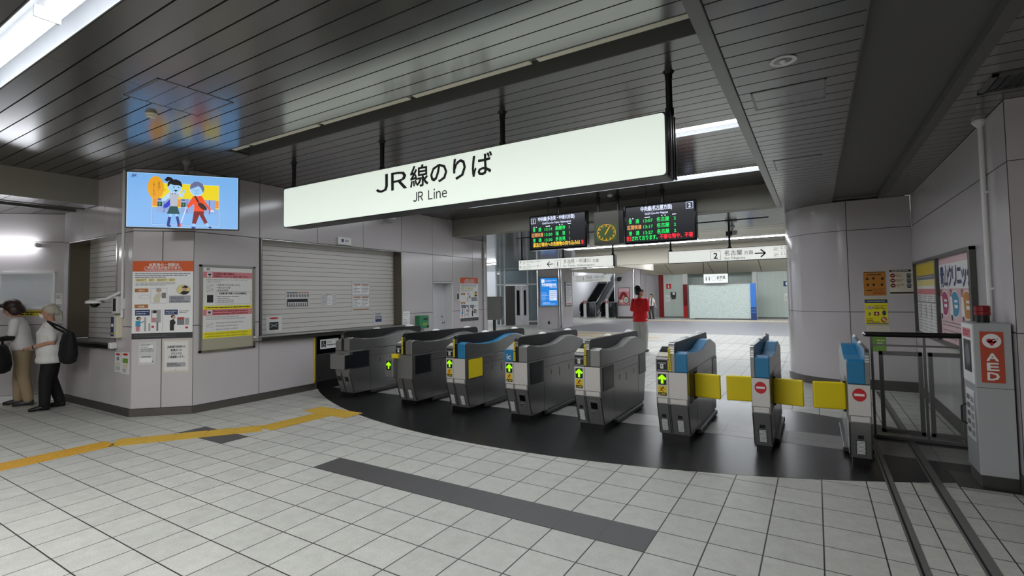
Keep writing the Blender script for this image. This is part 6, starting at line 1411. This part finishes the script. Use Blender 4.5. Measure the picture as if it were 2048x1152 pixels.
def heading(dx, dy): return math.atan2(dy, dx) - PI / 2
STAND = [((.10, .02, .48), (.11, -.02, .085), (.13, .14, .03)), ((-.10, .02, .48), (-.11, -.02, .085), (-.13, .14, .03))]
BOB = dict(mat='hair_dark', balls=[(0, -.025, .125, .112, .118, .120), (.085, -.02, .05, .04, .075, .09), (-.085, -.02, .05, .04, .075, .09), (0, -.09, .045, .10, .055, .09), (0, .065, .185, .08, .05, .04)])
w1, Z1, hp1, s1 = figure('person with dark bob hair, white polo shirt, black arm covers and khaki trousers, reading', (-10.17, 2.58, 0), heading(-0.42, -0.9), 1.57,
    [((.21, .10, 1.10), (.12, .34, 1.07), (-.1, 1, .1), (0, 0, 1), .45), ((-.21, .10, 1.10), (-.12, .34, 1.07), (.1, 1, .1), (0, 0, 1), .45)],
    [((.11, .06, .48), (.11, .06, .085), (.13, .22, .03)), ((-.10, -.03, .48), (-.11, -.10, .085), (-.12, .06, .03))], head=(0, .5), lean=.16, build=1.08,
    top=dict(mat='shirt_white', hem=.88, cuffs='cloth_black'), bottom=dict(mat='cloth_khaki', w=1.12), shoes='dark_grey', hair=BOB)
GREY = dict(mat='hair_grey', balls=[(0, -.02, .125, .093, .105, .108), (0, -.09, .09, .075, .05, .07), (0, -.125, .06, .04, .035, .04), (0, -.13, -.01, .028, .024, .085), (.07, -.03, .10, .02, .05, .05), (-.07, -.03, .10, .02, .05, .05)])
w2, Z2, hp2, s2 = figure('person with grey ponytail and face mask, white short sleeved shirt and black trousers', (-9.42, 2.70, 0), heading(-0.40, -0.92), 1.50,
    [((.25, -.04, 1.09), (.19, .22, 1.02), (-.1, 1, -.1), (0, 0, 1), .7), ((-.25, -.04, 1.09), (-.19, .22, 1.02), (.1, 1, -.1), (0, 0, 1), .7)],
    [((.10, .02, .48), (.12, -.10, .085), (.14, .06, .03)), ((-.10, .06, .48), (-.12, .06, .085), (-.14, .22, .03))], head=(0, .12), lean=.05, build=1.36, loose=1.1,
    top=dict(mat='shirt_white', hem=.76), bottom=dict(mat='cloth_black', w=1.15), shoes='black', hair=GREY)
b = B(); b.loft([(hp2(0, .085, .0), .035 * s2, .03 * s2, (1, 0, 0), (0, 1, 0)), (hp2(0, .098, .035), .052 * s2, .035 * s2, (1, 0, 0), (0, 1, 0)), (hp2(0, .098, .07), .045 * s2, .036 * s2, (1, 0, 0), (0, 1, 0))], 'mask_white', 14); b.build('face_mask', w2, smooth=True)
b = B(); b.tube([Z2((-.19, .195, 1.027)), Z2((-.19, .21, 1.023))], .034 * s2, 'black', 12); b.build('wrist_watch', w2)
def bag(name, label, loc, rz, w, h, d, strap):
    t = thing(name, label, 'bag', loc, rz)
    b = B(); b.loft([((0, 0, z), rx * w / 2, ry * d / 2, (1, 0, 0), (0, 1, 0)) for z, rx, ry in ((0, .55, .5), (.03, .8, .9), (h * .3, .98, 1.05), (h * .65, 1.0, .9), (h * .92, .9, .6), (h, .85, .4))], 'cloth_black', 18); b.build('bag_body', t, smooth=True)
    b = B(); b.tube(strap, .014, 'cloth_black', 8); b.build('strap', t)
    return t
bag('shoulder_bag', 'big black shoulder bag hanging behind the person with grey ponytail', (-9.02, 2.76, 0.66), heading(-0.40, -0.92) + .3, .40, .44, .20, [(-.17, 0, .42), (-.10, .10, .52), (.0, .22, .60), (.10, .12, .50), (.15, 0, .42)])
bag('tote_bag', 'black tote bag hanging in front of the person with dark bob hair', (-9.88, 2.27, 0.53), heading(-0.42, -0.9), .36, .40, .24, [(-.1, 0, .40), (-.06, 0, .50), (.06, 0, .50), (.1, 0, .40)])
t = thing('paper_sheet', 'white paper sheet held by the person with dark bob hair', 'paper', (-10.38, 2.16, 1.02), heading(-0.42, -0.9)); b = B(); b.box(-.11, .11, -.08, .08, 0, .004, 'white', Matrix.Rotation(.3, 4, 'X')); b.build('sheet', t)

HAT = dict(mat='hair_black', name='beanie', balls=[(0, -.015, .155, .108, .122, .085), (0, -.035, .215, .092, .10, .085), (0, -.055, .085, .095, .075, .07), (0, .085, .132, .085, .045, .018)])
figure('person in a red sweater, black cap and grey trousers standing beyond the gates', (-3.96, 13.0, 0), heading(-0.05, 1.0), 1.68,
    [((.205, -.03, 1.12), (.11, .2, 1.10), (-.6, .7, 0), (0, 0, 1), .6), ((-.205, -.03, 1.12), (-.09, .2, 1.08), (.6, .7, 0), (0, 0, 1), .6)],
    [((.10, .02, .48), (.11, -.08, .085), (.16, .07, .03)), ((-.10, .05, .48), (-.10, .04, .085), (-.10, .20, .03))], head=(-1.15, -.05), build=1.04, loose=1.08, long_sleeve=True,
    top=dict(mat='cloth_red', hem=.80, name='sweater'), bottom=dict(mat='cloth_grey', w=1.35), shoes='black', hair=HAT)
SHORT = dict(mat='hair_black', balls=[(0, -.02, .13, .09, .10, .105), (0, -.06, .07, .075, .06, .07), (0, .055, .18, .07, .05, .035)])
a4, Z4, hp4, s4 = figure('person in white shirt with black straps in the far hall, right of the red sweater', (-8.42, 29.9, 0), heading(-0.3, -1.0), 1.50,
    [((.22, .06, 1.12), (.10, .20, 1.25), (-.5, .6, .5), (0, 0, 1), .6), ((-.26, -.02, 1.10), (-.36, .02, .88), (-.3, .1, -1), (0, 1, 0), .4)],
    [((.10, .08, .48), (.10, .0, .085), (.12, .16, .03)), ((-.10, .0, .48), (-.10, -.1, .085), (-.12, .05, .03))], build=.95,
    top=dict(mat='shirt_white', hem=.9), bottom=dict(mat='dark_grey', w=1.05), shoes='black', hair=SHORT, vox=.014)
b = B()
for sg in (-1, 1): b.tube([Z4((sg * .10, .13, .95)), Z4((sg * .11, .14, 1.2)), Z4((sg * .10, .08, 1.40)), Z4((sg * .10, -.12, 1.25))], .03 * s4, 'cloth_black', 8)
b.build('straps', a4)
